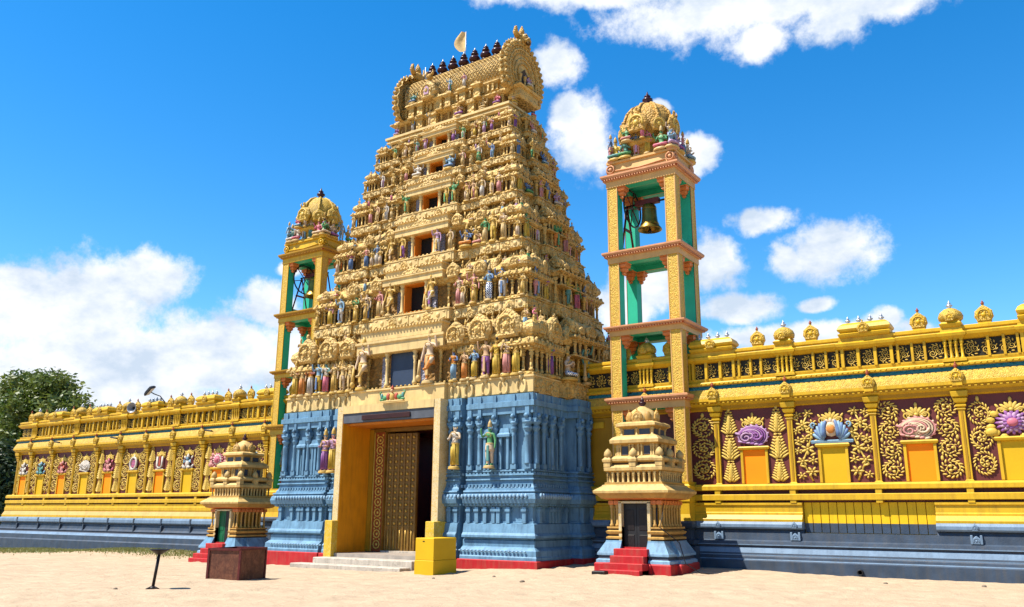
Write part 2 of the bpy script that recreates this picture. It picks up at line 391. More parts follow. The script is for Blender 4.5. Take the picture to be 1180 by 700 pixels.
# ------------------------------------------------------------------ ground
GP = [(-15.1,24,0),(-28.1,24,-.3),(-22,22.6,-.22),(-17,21.8,-.2),(-13.1,23.9,.05),(-10.4,23.9,-.03),(-6.4,27.5,0),(-1.9,27.4,0),(-15.2,27.9,.16),(-10.35,26.5,.1),(-55.6,27.2,-.46),(-39.8,27.2,-.12),(-48,27.2,-.35),(-31,23.9,-.3),(-18,12,-.02),(-10,8,-.02),(0,10,0),(-30,12,-.15),(-50,15,-.35),(-80,30,-.5),(10,27,0)]
def gz(x, y):
    s = w = 1e-9
    for a, b, c in GP:
        k = 1/((x-a)**2+(y-b)**2+2.0)**1.5; s += k*c; w += k
    return s/w
def ground():
    xs = np.unique(np.concatenate([np.linspace(-900,-70,12), np.arange(-70,-34,.45), np.arange(-34,2,.13), np.linspace(2,14,12), np.linspace(14,900,12)]))
    ys = np.unique(np.concatenate([np.linspace(-300,0,5), np.arange(0,8,.8), np.arange(8,29,.13), np.linspace(29,60,10), np.linspace(60,1200,10)]))
    X, Y = np.meshgrid(xs, ys); S = np.zeros_like(X); Wt = np.full_like(X, 1e-9)
    for a, b, c in GP:
        k = 1/((X-a)**2+(Y-b)**2+2.0)**1.5; S += k*c; Wt += k
    Z = S/Wt
    rng = np.random.default_rng(3)
    # trodden sand: hollows with a raised rim
    near = (X > -45) & (X < 4) & (Y > 7) & (Y < 28)
    xi = np.searchsorted(xs, 0); 
    for _ in range(2600):
        cx, cy = rng.uniform(-40,2), rng.uniform(8,27.5); r = rng.uniform(.13,.3); d = rng.uniform(.006,.024)
        i0, i1 = np.searchsorted(xs, [cx-3*r, cx+3*r]); j0, j1 = np.searchsorted(ys, [cy-3*r, cy+3*r])
        q = ((X[j0:j1,i0:i1]-cx)**2+(Y[j0:j1,i0:i1]-cy)**2)/r**2
        Z[j0:j1,i0:i1] += -d*np.exp(-q) + d*.6*np.exp(-(np.sqrt(q)-1.5)**2/.3)
    for k in range(40):
        fx, fy, ph = rng.normal(0,1.4), rng.normal(0,1.4), rng.uniform(0,6.3)
        Z += np.where(near, .0012*np.sin(fx*X+fy*Y+ph), 0)
    ny, nx = X.shape
    v = np.stack([X.ravel(), Y.ravel(), Z.ravel()], 1)
    i = np.arange(nx-1)[None,:] + nx*np.arange(ny-1)[:,None]; i = i.ravel()
    f = np.stack([i, i+1, i+nx+1, i+nx], 1)
    me = bpy.data.meshes.new('ground'); me.from_pydata(v.tolist(), [], f.tolist()); me.materials.append(M['sand'])
    me.polygons.foreach_set('use_smooth', [True]*len(f)); me.update()
    o = bpy.data.objects.new('ground', me); COL.objects.link(o); tag(o, kind='structure')
ground()
# ------------------------------------------------------------------ ornament shapes (all face -y, origin at the foot)
def kudu(mb, r, d, mat, mat2=None, tip=True, ring=True):
    """horseshoe arch medallion with a flame tip"""
    pts = [(-.78*r,0),(.78*r,0)]
    for k in range(13):
        a = R(-32 + 244*k/12); q = r*(1.0 + (.07 if k % 2 else 0)); 
        if k == 6: q = r*1.25
        pts.append((q*math.cos(a), .85*r + q*math.sin(a)))
    mb.prism(pts, d, mat, -d, .16*r)
    if ring:
        mb.tube([(.66*r*math.cos(R(-30+240*k/10)), -d-.01*r, .85*r+.66*r*math.sin(R(-30+240*k/10))) for k in range(11)], .10*r, mat2 or mat, 5)
        mb.ell((0,-d,.82*r), (.30*r,.16*r,.30*r), mat2 or mat, 8, 4)
        for k in range(6):
            a = PI*k/3; mb.ell((.42*r*math.cos(a), -d, .82*r+.42*r*math.sin(a)), (.11*r,.10*r,.11*r), mat2 or mat, 5, 3)
    if tip:
        mb.ell((0,-d*.5,2.18*r), (.15*r,.13*r,.24*r), mat, 6, 4)

def colonette(mb, x, y, z0, z1, r, mat, n=6):
    h = z1-z0
    mb.lathe([(r*1.5,0),(r*1.5,.08*h),(r*.95,.12*h),(r*.85,.6*h),(r*1.1,.64*h),(r*.8,.68*h),(r*1.3,.76*h),(r*1.5,.83*h),(r*.9,.88*h),(r*1.7,.95*h),(r*1.7,h)], mat, (x,y,z0), n, rot=PI/n)

def finial(mb, x, y, z, h, mat, n=7):
    mb.lathe([(.16*h,0),(.30*h,.05*h),(.14*h,.14*h),(.34*h,.32*h),(.33*h,.42*h),(.12*h,.54*h),(.22*h,.62*h),(.10*h,.72*h),(.05*h,.85*h),(0.001,h)], mat, (x,y,z), n)

def kuta(mat='cream', dome='cream_carved', cols=4, core='recess_shade'):
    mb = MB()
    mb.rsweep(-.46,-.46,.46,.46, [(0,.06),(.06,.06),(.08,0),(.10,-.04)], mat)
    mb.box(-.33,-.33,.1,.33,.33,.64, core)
    for k in range(cols):
        x = -.40 + .80*k/(cols-1)
        colonette(mb, x, -.40, .1, .62, .05, mat); 
        if 0 < k < cols-1: colonette(mb, .40, x, .1, .62, .05, mat); colonette(mb, -.40, x, .1, .62, .05, mat)
    colonette(mb, .40, .40, .1, .62, .05, mat); colonette(mb, -.40, .40, .1, .62, .05, mat)
    mb.rsweep(-.44,-.44,.44,.44, [(.62,-.02),(.64,.04),(.69,.04),(.71,.10),(.74,.17),(.79,.17),(.86,.10),(.93,-.03),(.95,-.06),(1.03,-.06)], mat)
    for k in range(7):
        x = -.42+.84*k/6
        for a in range(4):
            v = Matrix.Rotation(a*PI/2,4,'Z') @ Vector((x,-.55,.67)); mb.box(v.x-.03,v.y-.03,.655,v.x+.03,v.y+.03,.715,mat)
            if k % 2 == 0: v = Matrix.Rotation(a*PI/2,4,'Z') @ Vector((x,-.585,.82)); mb.ell((v.x,v.y,.83),(.055,.055,.075),dome,5,4)
    mb.rsweep(-.38,-.38,.38,.38, [(1.02,.02),(1.05,.11),(1.15,.15),(1.27,.11),(1.38,-.02),(1.45,-.18),(1.47,-.26)], dome)
    for a in range(4):
        mb.T = Matrix.Rotation(a*PI/2, 4, 'Z') @ Matrix.Translation((0,-.50,1.03)); kudu(mb, .17, .07, dome, mat)
        mb.T = Matrix.Rotation(a*PI/2+PI/4, 4, 'Z') @ Matrix.Translation((0,-.70,.76)); mb.ell((0,0,.05), (.07,.07,.12), dome, 5, 3)
    mb.T = Matrix.Identity(4)
    finial(mb, 0, 0, 1.45, .34, mat)
    return mb

def barrel(mb, x0, x1, r, z, mat, y=0, n=12, ends=True, squash=1.0):
    """wagon vault along x, horseshoe section, foot at z"""
    pts = []
    for k in range(n+1):
        a = R(-35 + 250*k/n); pts.append((y + r*math.cos(a), z + squash*(.57*r + r*math.sin(a))))
    m = len(pts); vs = [(x0,p[0],p[1]) for p in pts] + [(x1,p[0],p[1]) for p in pts]
    mb.add(vs, [(i, m+i, m+i+1, i+1) for i in range(m-1)], mat, True)
    if ends: mb.add(vs, [tuple(range(m)), tuple(range(2*m-1,m-1,-1))], mat)

def sala(mat='cream', dome='cream_carved', core='recess_shade'):
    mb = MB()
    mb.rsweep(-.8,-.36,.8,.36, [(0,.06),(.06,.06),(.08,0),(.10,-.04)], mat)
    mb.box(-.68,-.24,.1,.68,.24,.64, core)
    for x in (-.74,-.5,-.2,.2,.5,.74): colonette(mb, x, -.31, .1, .62, .05, mat)
    for x in (-.74,.74): colonette(mb, x, .0, .1, .62, .05, mat)
    mb.rsweep(-.78,-.34,.78,.34, [(.62,-.02),(.64,.04),(.69,.04),(.71,.10),(.74,.17),(.79,.17),(.86,.10),(.93,-.03),(.95,-.06),(1.03,-.06)], mat)
    barrel(mb, -.74, .74, .36, 1.0, dome, 0, 12)
    for k in range(13):
        x = -.74+1.48*k/12; mb.box(x-.03,-.47,.655,x+.03,-.36,.715,mat)
        if k % 2 == 0: mb.ell((x,-.49,.83),(.06,.055,.075),dome,5,4)
        if k % 2: mb.tube([(x,-.36*math.cos(R(q)),1.0+.36*(.57+math.sin(R(q)))) for q in (-30,0,30,60,90)],.022,mat,4)
    for x, r in ((0,.26),(-.52,.15),(.52,.15)):
        mb.T = Matrix.Translation((x,-.36,.95)); kudu(mb, r, .10, dome, mat)
    for s in (1,-1):
        mb.T = Matrix.Translation((s*.76,0,1.0)) @ Matrix.Rotation(s*PI/2, 4, 'Z'); kudu(mb, .33, .08, dome, mat)
    mb.T = Matrix.Identity(4)
    for x in (-.45,-.15,.15,.45): finial(mb, x, 0, 1.55, .22, mat, 5)
    return mb
KUTA = kuta().mesh('corner_shrine'); SALA = sala().mesh('vaulted_shrine')

# ------------------------------------------------------------------ stucco figures
def skin(verts, edges, sub=1):
    me = bpy.data.meshes.new('tmp'); me.from_pydata([v[:3] for v in verts], edges, []); 
    o = bpy.data.objects.new('tmp', me); COL.objects.link(o)
    m = o.modifiers.new('s','SKIN'); m.use_smooth_shade = True
    for i, v in enumerate(verts):
        d = me.skin_vertices[0].data[i]; d.radius = (v[3], v[3]*(v[4] if len(v) > 4 else 1)); d.use_root = (i == 0)
    if sub: s = o.modifiers.new('b','SUBSURF'); s.levels = sub; s.render_levels = sub
    dg = bpy.context.evaluated_depsgraph_get(); ev = o.evaluated_get(dg); m2 = ev.to_mesh()
    vs = [tuple(v.co) for v in m2.vertices]; fs = [tuple(p.vertices) for p in m2.polygons]
    ev.to_mesh_clear(); bpy.data.objects.remove(o); bpy.data.meshes.remove(me)
    return vs, fs

def figure(arms='anjali', seated=False, stride=False, crown='tall', robe=False, base=True, sub=1, hand_detail=False):
    """one continuous body; slots: skin, cloth, gold, hair, upper cloth"""
    mb = MB(); dz = -.36 if seated else 0
    V = [(0,0,.50+dz,.085,.8),(0,.005,.62+dz,.07,.8),(0,-.005,.73+dz,.095,.7),(0,.0,.815+dz,.034),(0,-.008,.86+dz,.045),(0,-.008,.915+dz,.052,1.05)]
    E = [(0,1),(1,2),(2,3),(3,4),(4,5)]
    def chain(start, pts):
        prev = start
        for p in pts:
            V.append(p); E.append((prev, len(V)-1)); prev = len(V)-1
    for s in (-1,1):
        sh = (s*.115,0,.775+dz,.04)
        A = dict(anjali=[sh,(s*.165,-.03,.65+dz,.032),(s*.06,-.13,.70+dz,.025),(s*.016,-.15,.775+dz,.02)],
                 down=[sh,(s*.165,.0,.62+dz,.032),(s*.18,-.04,.48+dz,.024),(s*.175,-.05,.41+dz,.022)],
                 hold=[sh,(s*.17,-.02,.64+dz,.032),(s*.10,-.15,.64+dz,.025),(s*.06,-.18,.65+dz,.022)],
                 up=[sh,(s*.21,-.03,.70+dz,.032),(s*.21,-.08,.85+dz,.024),(s*.20,-.09,.92+dz,.022)])
        key = {'bless': ('up' if s < 0 else 'down'), 'mixed': ('hold' if s < 0 else 'down'), 'offer': ('hold' if s<0 else 'anjali'), 'four':'hold','club': ('down' if s<0 else 'up')}.get(arms, arms)
        chain(2, A[key])
        if arms == 'four': chain(2, [(s*.11,.03,.77+dz,.036),(s*.21,.04,.75+dz,.028),(s*.25,.0,.86+dz,.022),(s*.245,-.01,.93+dz,.024)])
        if seated: L = [(s*.075,-.01,.49+dz,.07),(s*.21,-.13,.47+dz,.055),(-s*.03,-.20,.45+dz,.04),(-s*.10,-.19,.45+dz,.03)]
        elif stride and s > 0: L = [(s*.06,0,.48,.07),(s*.17,-.15,.43,.055),(s*.05,-.17,.24,.036),(s*.03,-.25,.22,.026)]
        else: L = [(s*.058,0,.47,.068),(s*.068,-.015,.27,.05),(s*.066,.012,.06,.032),(s*.075,-.075,.028,.026)]
        chain(0, L)
    vs, fs = skin(V, E, sub)
    ms = []
    for f in fs:
        c = [sum(vs[i][k] for i in f)/len(f) for k in range(3)]
        zz = c[2]-dz
        if zz < .535 and abs(c[0]) < (.30 if seated else .15) and not (zz < .07 and not seated): m = 's_yellow'
        elif robe and .53 < zz < .79 and abs(c[0]) < .115: m = 's_red'
        elif zz > .885 and (c[1] > .012 or zz > .955): m = 's_hair'
        else: m = 's_skin'
        ms.append(m)
    mb.mats = ['s_skin','s_yellow','s_gold','s_hair','s_red']
    mb.add(vs, fs, ms, True)
    # face
    mb.ell((0,-.062,.905+dz), (.010,.014,.018), 's_skin', 6, 4)
    for s in (-1,1):
        mb.ell((s*.020,-.053,.920+dz), (.010,.006,.005), 's_hair', 6, 3)
        mb.ell((s*.053,.0,.905+dz), (.010,.014,.024), 's_gold', 5, 4)
    mb.ell((0,-.052,.880+dz), (.014,.006,.004), 's_red', 6, 3)
    # garment, belt, necklace
    if not seated:
        if robe:
            mb.lathe([(.112,.05),(.098,.10),(.088,.26),(.097,.40),(.099,.48),(.088,.545)], 's_yellow', (0,0,0), 14, 1.05, .8)
            for q in range(5): mb.tube([((q-2)*.032, -.082-.012*(2-abs(q-2)), .07), ((q-2)*.020, -.080-.008*(2-abs(q-2)), .52)], .013, 's_yellow', 4)
            mb.tube([(.085,-.04,.70),(.02,-.085,.62),(-.075,-.06,.52)], .018, 's_red', 4)
        else:
            mb.lathe([(.118,.36),(.112,.42),(.105,.50),(.092,.545)], 's_yellow', (0,0,0), 12, 1.08, .85)
            mb.prism([(-.035,.12),(.035,.12),(.03,.50),(-.03,.50)], .03, 's_red', -.105, .008)
    mb.lathe([(.098,.52+dz),(.108,.535+dz),(.098,.555+dz)], 's_gold', (0,0,0), 12, 1.08, .85, cap=False)
    mb.tube([(.075*math.cos(2*PI*k/10), -.055+.03*math.sin(2*PI*k/10)*-1-.015, .755+dz+.05*math.sin(2*PI*k/10)) for k in range(10)], .012, 's_gold', 5, closed=True)
    if crown == 'tall': mb.lathe([(.058,.945),(.062,.955),(.052,.975),(.058,.99),(.044,1.03),(.046,1.045),(.03,1.08),(.012,1.10),(.001,1.14)], 's_gold', (0,-.005,dz), 9)
    elif crown == 'bun': mb.ell((0,.02,.985+dz), (.038,.04,.04), 's_hair', 7, 5)
    elif crown == 'shaven': pass
    if stride: mb.tube([(-.20,-.10,.06),(-.19,-.09,.45)], [.045,.022], 's_gold', 7); mb.ell((-.2,-.1,.08),(.06,.06,.075),'s_gold',7,5)
    if base:
        q = .25 if seated else .15
        mb.lathe([(q,-.05),(q*1.02,-.03),(q*.9,-.005),(q*.95,.012),(q*.7,.02)], 's_gold', (0,-.03,0), 10, 1, .8)
    return mb.mesh('statue')
FIG = dict(pray=figure('anjali', robe=True), king=figure('bless'), four=figure('four'), lady=figure('mixed', robe=True, crown='bun'), hold=figure('hold', robe=True),
           sit=figure('four', seated=True), sitp=figure('anjali', seated=True, crown='bun'), guard=figure('club', stride=True), monk=figure('offer', robe=True, crown='shaven'))
SKINS = ['s_pink','s_skin','s_pale','s_blue','s_sky','s_green','s_cream','s_lilac','s_skin','s_pale','s_cream','s_gold']
CLOTH = ['s_yellow','s_purple','s_white','s_pink','s_gold','s_orange','s_blue','s_check','s_lilac','s_cream','s_rose','s_yellow','s_cream','s_teal']
rs = random.Random(11)
def statue(parent, kind, x, y, z, h, rz=0, skin=None, cloth=None, upper=None):
    return inst('statue', FIG[kind], parent, (x,y,z+.045*h), rz, h, [skin or rs.choice(SKINS), cloth or rs.choice(CLOTH), 's_gold' if rs.random()<.6 else 's_cream', 's_hair' if rs.random()<.6 else 's_gold', upper or rs.choice(CLOTH)])
KINDS = ['pray','king','four','lady','hold','king','king','hold','pray']
# ------------------------------------------------------------------ gopuram
GX, GY = -21.65, 27.9
gop = tag(empty('gateway_tower', (GX, GY, 0)), 'tall tapering gateway tower crowded with cream stucco figures above a blue base', 'temple tower')
FR = lambda y: y - GY          # world y -> local y
# --- plinth and blue base. local frame: x centred, y centred on tower, front is negative y
BASEP = [(.30,.36),(.40,.36),(.44,.33),(.62,.32),(.70,.24),(.74,.18),(.88,.18),(.90,.12),(.93,.12),(.95,.27),(1.02,.27),(1.10,.20),(1.38,.15),(1.40,.06),(1.46,.06),(1.47,.02),(1.97,.02),(1.99,.12),(2.06,.15),(2.10,.24),
         (2.25,.28),(2.40,.24),(2.46,.16),(2.50,.22),(2.55,.20),(2.57,.13),(2.74,.12),(2.86,.05),(3.02,.03),(3.06,.10),(3.12,.09),(3.14,.0),(3.26,.0),(3.28,.08),(3.36,.07),(3.38,0),(3.46,0),(3.48,.06),(3.56,.05),(3.58,-.10)]
# stretch to the measured levels: plain plate 2.1..2.5 etc.
def remap(z):
    src = [.30,.74,.93,1.40,1.97,2.10,2.55,2.74,3.02,3.58]; dst = [.24,.66,.93,1.42,1.95,2.07,2.50,2.58,2.82,3.20]
    return float(np.interp(z, src, dst))
BASEP = [(remap(z), o) for z, o in BASEP]
TOPP = [(5.06,-.10),(5.08,.05),(5.30,.05),(5.32,.12),(5.50,.12),(5.52,.05),(5.76,.05)]
W0, D0 = 6.15, 3.55    # wall planes of the corner pavilions
WALLS = BASEP + [(5.06,-.10)] + TOPP[1:]
def pil(mb, x, y, w, T, big=False):
    """blue pilaster with a moulded capital, facing -y"""
    mb.T = T
    z0, z1 = 3.20, 5.06
    mb.box(x-w*.7, y-.10, z0, x+w*.7, y+.05, z0+.16, 'blue')
    mb.lathe([(w*.62,z0+.16),(w*.56,z0+.2),(w*.53,4.30),(w*.62,4.34),(w*.45,4.40),(w*.5,4.46),(w*.8,4.54),(w*.85,4.58),(w*.5,4.66),(w*1.0,4.74),(w*1.0,4.80)], 'blue', (x,y-.03,0), 8, rot=PI/8)
    mb.box(x-w*.9, y-.14, 4.80, x+w*.9, y+.05, 4.90, 'blue')
    mb.ell((x,y-.15,4.98), (w*.5,.07,.09), 'blue', 7, 5)
    mb.box(x-w*.42, y-.10, 4.9, x+w*.42, y+.05, 5.74, 'blue')
    mb.T = Matrix.Identity(4)
I4 = Matrix.Identity(4)
_k = MB(); kudu(_k, .3, .12, 'cream_carved', 'cream'); KUC = _k.mesh('arch_ornament')
def base():
    for s in (-1, 1):
        mb = MB()
        # corner pavilion, inner bay (front), groove between them
        xa, xb = sorted((s*3.42, s*W0)); sd = (1,0,1,1) if s < 0 else (0,1,1,1)
        mb.rsweep(xa, -D0, xb, D0, WALLS, 'blue', sd)
        xa, xb = sorted((s*2.55, s*3.18)); mb.rsweep(xa, -D0-.04, xb, D0-.3, WALLS, 'blue', (0,0,1,0))
        xa, xb = sorted((s*3.18, s*3.42)); mb.box(xa, -D0+.22, .2, xb, D0-.35, 5.75, 'blue')
        # pilasters of the front
        for x, w in ((5.98,.20),(5.42,.15),(4.62,.15),(3.98,.16),(3.56,.16),(3.02,.20),(2.72,.14)):
            pil(mb, s*x, -D0-(.04 if x < 3.3 else 0), w, I4)
        for x in (5.16,4.86,4.36,4.2): # slim twins with a small roof
            mb.box(s*x-.05, -D0-.07, 3.2, s*x+.05, -D0+.02, 4.28, 'blue')
        for x in (5.01, 4.28): mb.rsweep(s*x-.20, -D0-.05, s*x+.20, -D0+.02, [(4.28,0),(4.30,.06),(4.38,.06),(4.44,0),(4.60,-.02)], 'blue')
        # short pilasters of the lower recess, carved leaves of the roll, dentils
        for x in (5.9,5.25,4.85,4.65,4.3,3.95,3.6,3.05,2.75):
            mb.box(s*x-.07, -D0-.16, 1.42, s*x+.07, -D0, 1.95, 'blue'); mb.box(s*x-.10, -D0-.19, 1.80, s*x+.10, -D0, 1.88, 'blue')
        k = 0; x = 2.66
        while x < 6.1:
            mb.ell((s*x, -D0-.30, 2.30), (.065,.04,.085), 'blue_light', 6, 4)
            mb.box(s*x-.03, -D0-.20, 2.0, s*x+.03, -D0-.05, 2.05, 'blue')
            mb.ell((s*x, -D0-.37, .52), (.06,.03,.035), 'blue_light', 5, 3)
            mb.box(s*x-.045, -D0-.07, 3.02, s*x+.045, -D0, 3.10, 'blue'); mb.box(s*x-.045, -D0-.13, 2.60, s*x+.045, -D0, 2.70, 'blue')
            x += .155
    # side bays
        T = Matrix.Rotation(s*PI/2, 4, 'Z')
        mb.T = T; mb.rsweep(-1.25, -W0-.42, 1.25, -W0+1, WALLS, 'blue', (1,1,1,0)); mb.T = I4
        for x, w in ((-3.38,.18),(-2.9,.14),(-2.35,.15),(-1.75,.14),(1.75,.14),(2.4,.14),(3.2,.14)): pil(mb, x, -W0, w, T)
        for x, w in ((-1.1,.17),(-.45,.14),(.45,.14),(1.1,.17)): pil(mb, x, -W0-.42, w, T)
        mb.T = T
        for x in (-3.3,-2.7,-2.5,-2.3,-2.1,-1.6): mb.box(x-.07, -W0-.16, 1.42, x+.07, -W0, 1.95, 'blue'); mb.box(x-.10, -W0-.19, 1.80, x+.10, -W0, 1.88, 'blue')
        for x in (-1.1,-.4,.4,1.1): mb.box(x-.07, -W0-.58, 1.42, x+.07, -W0-.42, 1.95, 'blue')
        for x in (-2.55,-2.05): mb.box(x-.05, -W0-.07, 3.2, x+.05, -W0+.02, 4.28, 'blue')
        x = -3.5
        while x < -1.35:
            mb.ell((x, -W0-.30, 2.30), (.07,.06,.10), 'blue_light', 5, 4); mb.box(x-.03, -W0-.20, 2.0, x+.03, -W0-.05, 2.05, 'blue')
            mb.box(x-.045, -W0-.07, 3.02, x+.045, -W0, 3.10, 'blue'); mb.box(x-.045, -W0-.13, 2.60, x+.045, -W0, 2.70, 'blue'); x += .155
        mb.T = I4
        mb.build('base', gop)
    # red footing
    for s in (-1,1):
        for a, b_, ya, yb, zt in ((3.36,W0+.44,-D0-.44,D0+.3,.22),(2.5,3.24,-D0-.48,0,.22),(W0,W0+.86,-1.68,1.6,.235)):
            mb = MB(); xa, xb = sorted((s*a, s*b_)); mb.rsweep(xa, ya, xb, yb, [(-.8,0),(zt,0),(zt+.025,-.03)], 'red'); mb.build('plinth', gop)
base()
# --- doorway
def doorway():
    fy = FR(23.82)
    d = MB()
    for s in (-1,1):
        xa, xb = sorted((s*2.28, s*2.56)); d.rsweep(xa, fy, xb, FR(25.3), [(1.45,0),(5.75,0)], 'marble_cream')     # tall jamb pillar
        xa, xb = sorted((s*2.26, s*2.64)); d.rsweep(xa, fy-.28, xb, FR(24.6), [(.1,0),(1.44,0),(1.455,-.02)], 'marble_yellow')
        xa, xb = sorted((s*2.255, s*2.35)); d.box(xa, fy+.02, .1, xb, FR(25.4), 5.45, 'reveal_yellow')     # deep reveal
    d.box(-2.26, fy+.25, 5.02, 2.26, FR(25.45), 5.10, 'orange_jamb')
    d.box(-2.26, fy+.02, 5.10, 2.26, fy+.5, 5.46, 'grey_lintel'); d.box(-2.27, fy-.02, 5.46, 2.27, FR(25.4), 5.75, 'cream_plain')
    o = d.build('doorway', gop)
    b = MB(); b.bbox(-1.25, fy-.03, 5.17, 1.15, fy+.03, 5.36, 'sign_board', .015); b.build('dark_board', o)
    # inner frame with carved red-gold jambs
    y = FR(25.42); f = MB()
    for s in (-1,1):
        xa, xb = sorted((s*2.24, s*2.04)); f.bbox(xa, y-.06, .28, xb, y+.25, 5.0, 'yellow_deep', .02)
        xa, xb = sorted((s*1.98, s*1.45)); f.box(xa, y, .28, xb, y+.2, 4.86, 'jamb_red')
        for k in range(11):
            zc = .55 + .40*k
            f.tube([(s*1.72+.16*math.cos(t*PI/4), y-.01, zc+.15*math.sin(t*PI/4)) for t in range(8)], .028, 'gold_relief', 5, closed=True)
            f.ell((s*1.72, y, zc), (.06,.04,.06), 'gold_relief', 6, 4); f.ell((s*1.58, y, zc+.2), (.04,.03,.05), 'gold_relief', 5, 3); f.ell((s*1.86, y, zc+.2), (.04,.03,.05), 'gold_relief', 5, 3)
        xa, xb = sorted((s*2.02, s*1.99)); f.box(xa, y-.03, .28, xb, y+.22, 4.9, 'gold_relief')
        xa, xb = sorted((s*1.45, s*1.40)); f.box(xa, y-.05, .28, xb, y+.22, 4.9, 'door_wood')
    f.box(-2.04, y-.05, 4.86, 2.04, y+.25, 5.0, 'door_wood')
    f.build('door_frame', o)
    for s in (-1,1):
        # leaf hinged at its jamb, swung inwards; near leaf in the photo is ajar, other fully open
        l = MB(); w, h = 1.40, 4.5
        l.bbox(0, -.05, 0, w, .05, h, 'door_wood', .012)
        for k in range(6): l.bbox(.02+k*(w-.1)/5, -.085, .02, .08+k*(w-.1)/5, -.05, h-.02, 'door_wood', .008)
        for r_ in range(15):
            zz = 1.05+.235*r_
            l.box(.03, -.075, zz-.13, w-.03, -.052, zz-.10, 'door_wood')
            for k in range(5): l.ell((.18+k*(w-.1)/5, -.06, zz), (.052,.06,.062), 'door_stud', 7, 4)
        for k in range(5): l.tube([(.18+k*(w-.1)/5, -.07, .12),(.18+k*(w-.1)/5, -.07, .8)], .02, 'door_stud', 5)
        if s > 0: 
            for i, v in enumerate(l.v): l.v[i] = (-v[0], v[1], v[2])
        l.build('door_leaf', o, (s*1.40, y+.12, .30), R(9) if s < 0 else R(-97))
    # passage behind
    p = MB(); y0, y1 = y+.2, FR(34.5)
    p.box(-2.3, y0, .2, -2.2, y1, 5.0, 'maroon'); p.box(2.2, y0, .2, 2.3, y1, 5.0, 'maroon'); p.box(-2.3, y0, 4.96, 2.3, FR(31.5), 5.06, 'maroon')
    p.box(-2.3, y1, .2, 2.3, y1+.1, 5.0, 'maroon'); p.build('passage', o)
    g = MB(); g.box(-1.1, y1-.06, .3, 1.1, y1-.02, 3.3, 'glass_green'); g.prism([(-1.1,3.3),(1.1,3.3),(0,4.2)], .04, 'glass_green', y1-.06)
    for x in (-1.1,-.55,0,.55,1.1): g.box(x-.03, y1-.1, .3, x+.03, y1-.055, 3.3, 'yellow_deep')
    for z in (.3,1.3,2.3,3.3): g.box(-1.1, y1-.095, z-.03, 1.1, y1-.065, z+.03, 'yellow_deep')
    g.tube([(-1.1,y1-.08,3.3),(0,y1-.08,4.2),(1.1,y1-.08,3.3)], .05, 'yellow_deep', 5); g.build('grille', o)
    # floor, threshold and steps
    st = MB(); st.box(-2.26, fy-.1, -.2, 2.26, y1, .27, 'tile_floor'); st.box(-1.4, FR(25.3), .27, 1.4, FR(25.9), .33, 'stone_step')
    st.bbox(-2.6, FR(23.0), -.6, 2.15, fy-.1, .14, 'stone_step', .02); st.bbox(-3.2, FR(22.45), -.7, 2.1, FR(23.0), -.06, 'stone_step', .02)
    st.build('steps', gop)
    # little painted crest on the lintel
    c = MB(); yy = FR(23.70); ox = .35
    c.T = Matrix.Translation((ox,0,5.80))
    c.ell((0,yy,.14), (.12,.08,.17), 's_gold', 8, 6); c.ell((0,yy-.02,.37), (.07,.07,.08), 's_skin', 8, 5); c.lathe([(.07,.42),(.05,.5),(.0,.6)], 's_red', (0,yy,0), 8)
    for s in (-1,1):
        c.ell((s*.20,yy,.16), (.09,.06,.14), 's_red', 7, 5); c.ell((s*.36,yy,.12), (.13,.06,.10), 's_green', 8, 5); c.ell((s*.52,yy,.18), (.07,.05,.12), 's_teal', 7, 5); c.ell((s*.5,yy,.05), (.14,.05,.05), 's_green', 7, 4)
        c.tube([(s*.56,yy,.18),(s*.62,yy,.3),(s*.55,yy,.36)], .03, 's_green', 5)
    c.box(-.55, yy-.05, -.03, .55, yy+.1, .01, 'cream_plain')
    c.build('crest', gop)
doorway()
# statues standing before the blue base
for x, y, kind, rz, sk, cl, up, h in ((-18.60,24.10,'monk',0,'s_pale','s_yellow','s_white',1.52),(-17.12,24.14,'king',0,'s_green','s_pale','s_teal',1.42),(-25.10,24.12,'hold',0,'s_skin','s_purple','s_lilac',1.50),(-24.60,24.05,'pray',0,'s_pink','s_yellow','s_lilac',1.52)):
    statue(gop, kind, x-GX, FR(y), 3.24, h, rz, sk, cl, up)

# --- storeys
ZS = [5.76, 8.95, 11.48, 13.68, 15.50, 16.93, 18.22]
WS = [6.15, 5.50, 4.93, 4.45, 4.14, 3.78, 3.45]
DS = [3.52, 2.88, 2.42, 2.06, 1.72, 1.42, 1.12]
def medallions(mb, x0, x1, y, z, s, mat, step):
    n = max(1, int(round((x1-x0)/step)))
    for k in range(n):
        x = x0 + (x1-x0)*(k+.5)/n; w = (x1-x0)/n*.44
        mb.box(x-w, y-.025, z-s, x+w, y, z+s, mat)
        mb.ell((x, y-.03, z), (min(w,s)*.62,.045,min(w,s)*.62), mat, 8, 4)
        for q in (-1,1):
            for t in (-1,1): mb.ell((x+q*w*.72, y-.03, z+t*s*.7), (w*.2,.03,s*.2), mat, 4, 3)
def crest_loops(mb, x0, x1, y, z, s, mat, step):
    """hanging garland loops of the lowest cream band"""
    n = max(1, int(round((x1-x0)/step)))
    for k in range(n):
        x = x0 + (x1-x0)*(k+.5)/n
        for q in (-1,1):
            mb.tube([(x+q*s*(.42+.34*math.sin(a)), y-.01, z+s*.85*math.cos(a)) for a in [PI*t/6 for t in range(7)]], .16*s+.02, mat, 6)
        mb.ell((x,y-.03,z+s*1.35), (s*.30,.09,s*.50), mat, 7, 5); mb.ell((x,y-.05,z+s*1.95), (s*.42,.12,s*.25), mat, 7, 4)
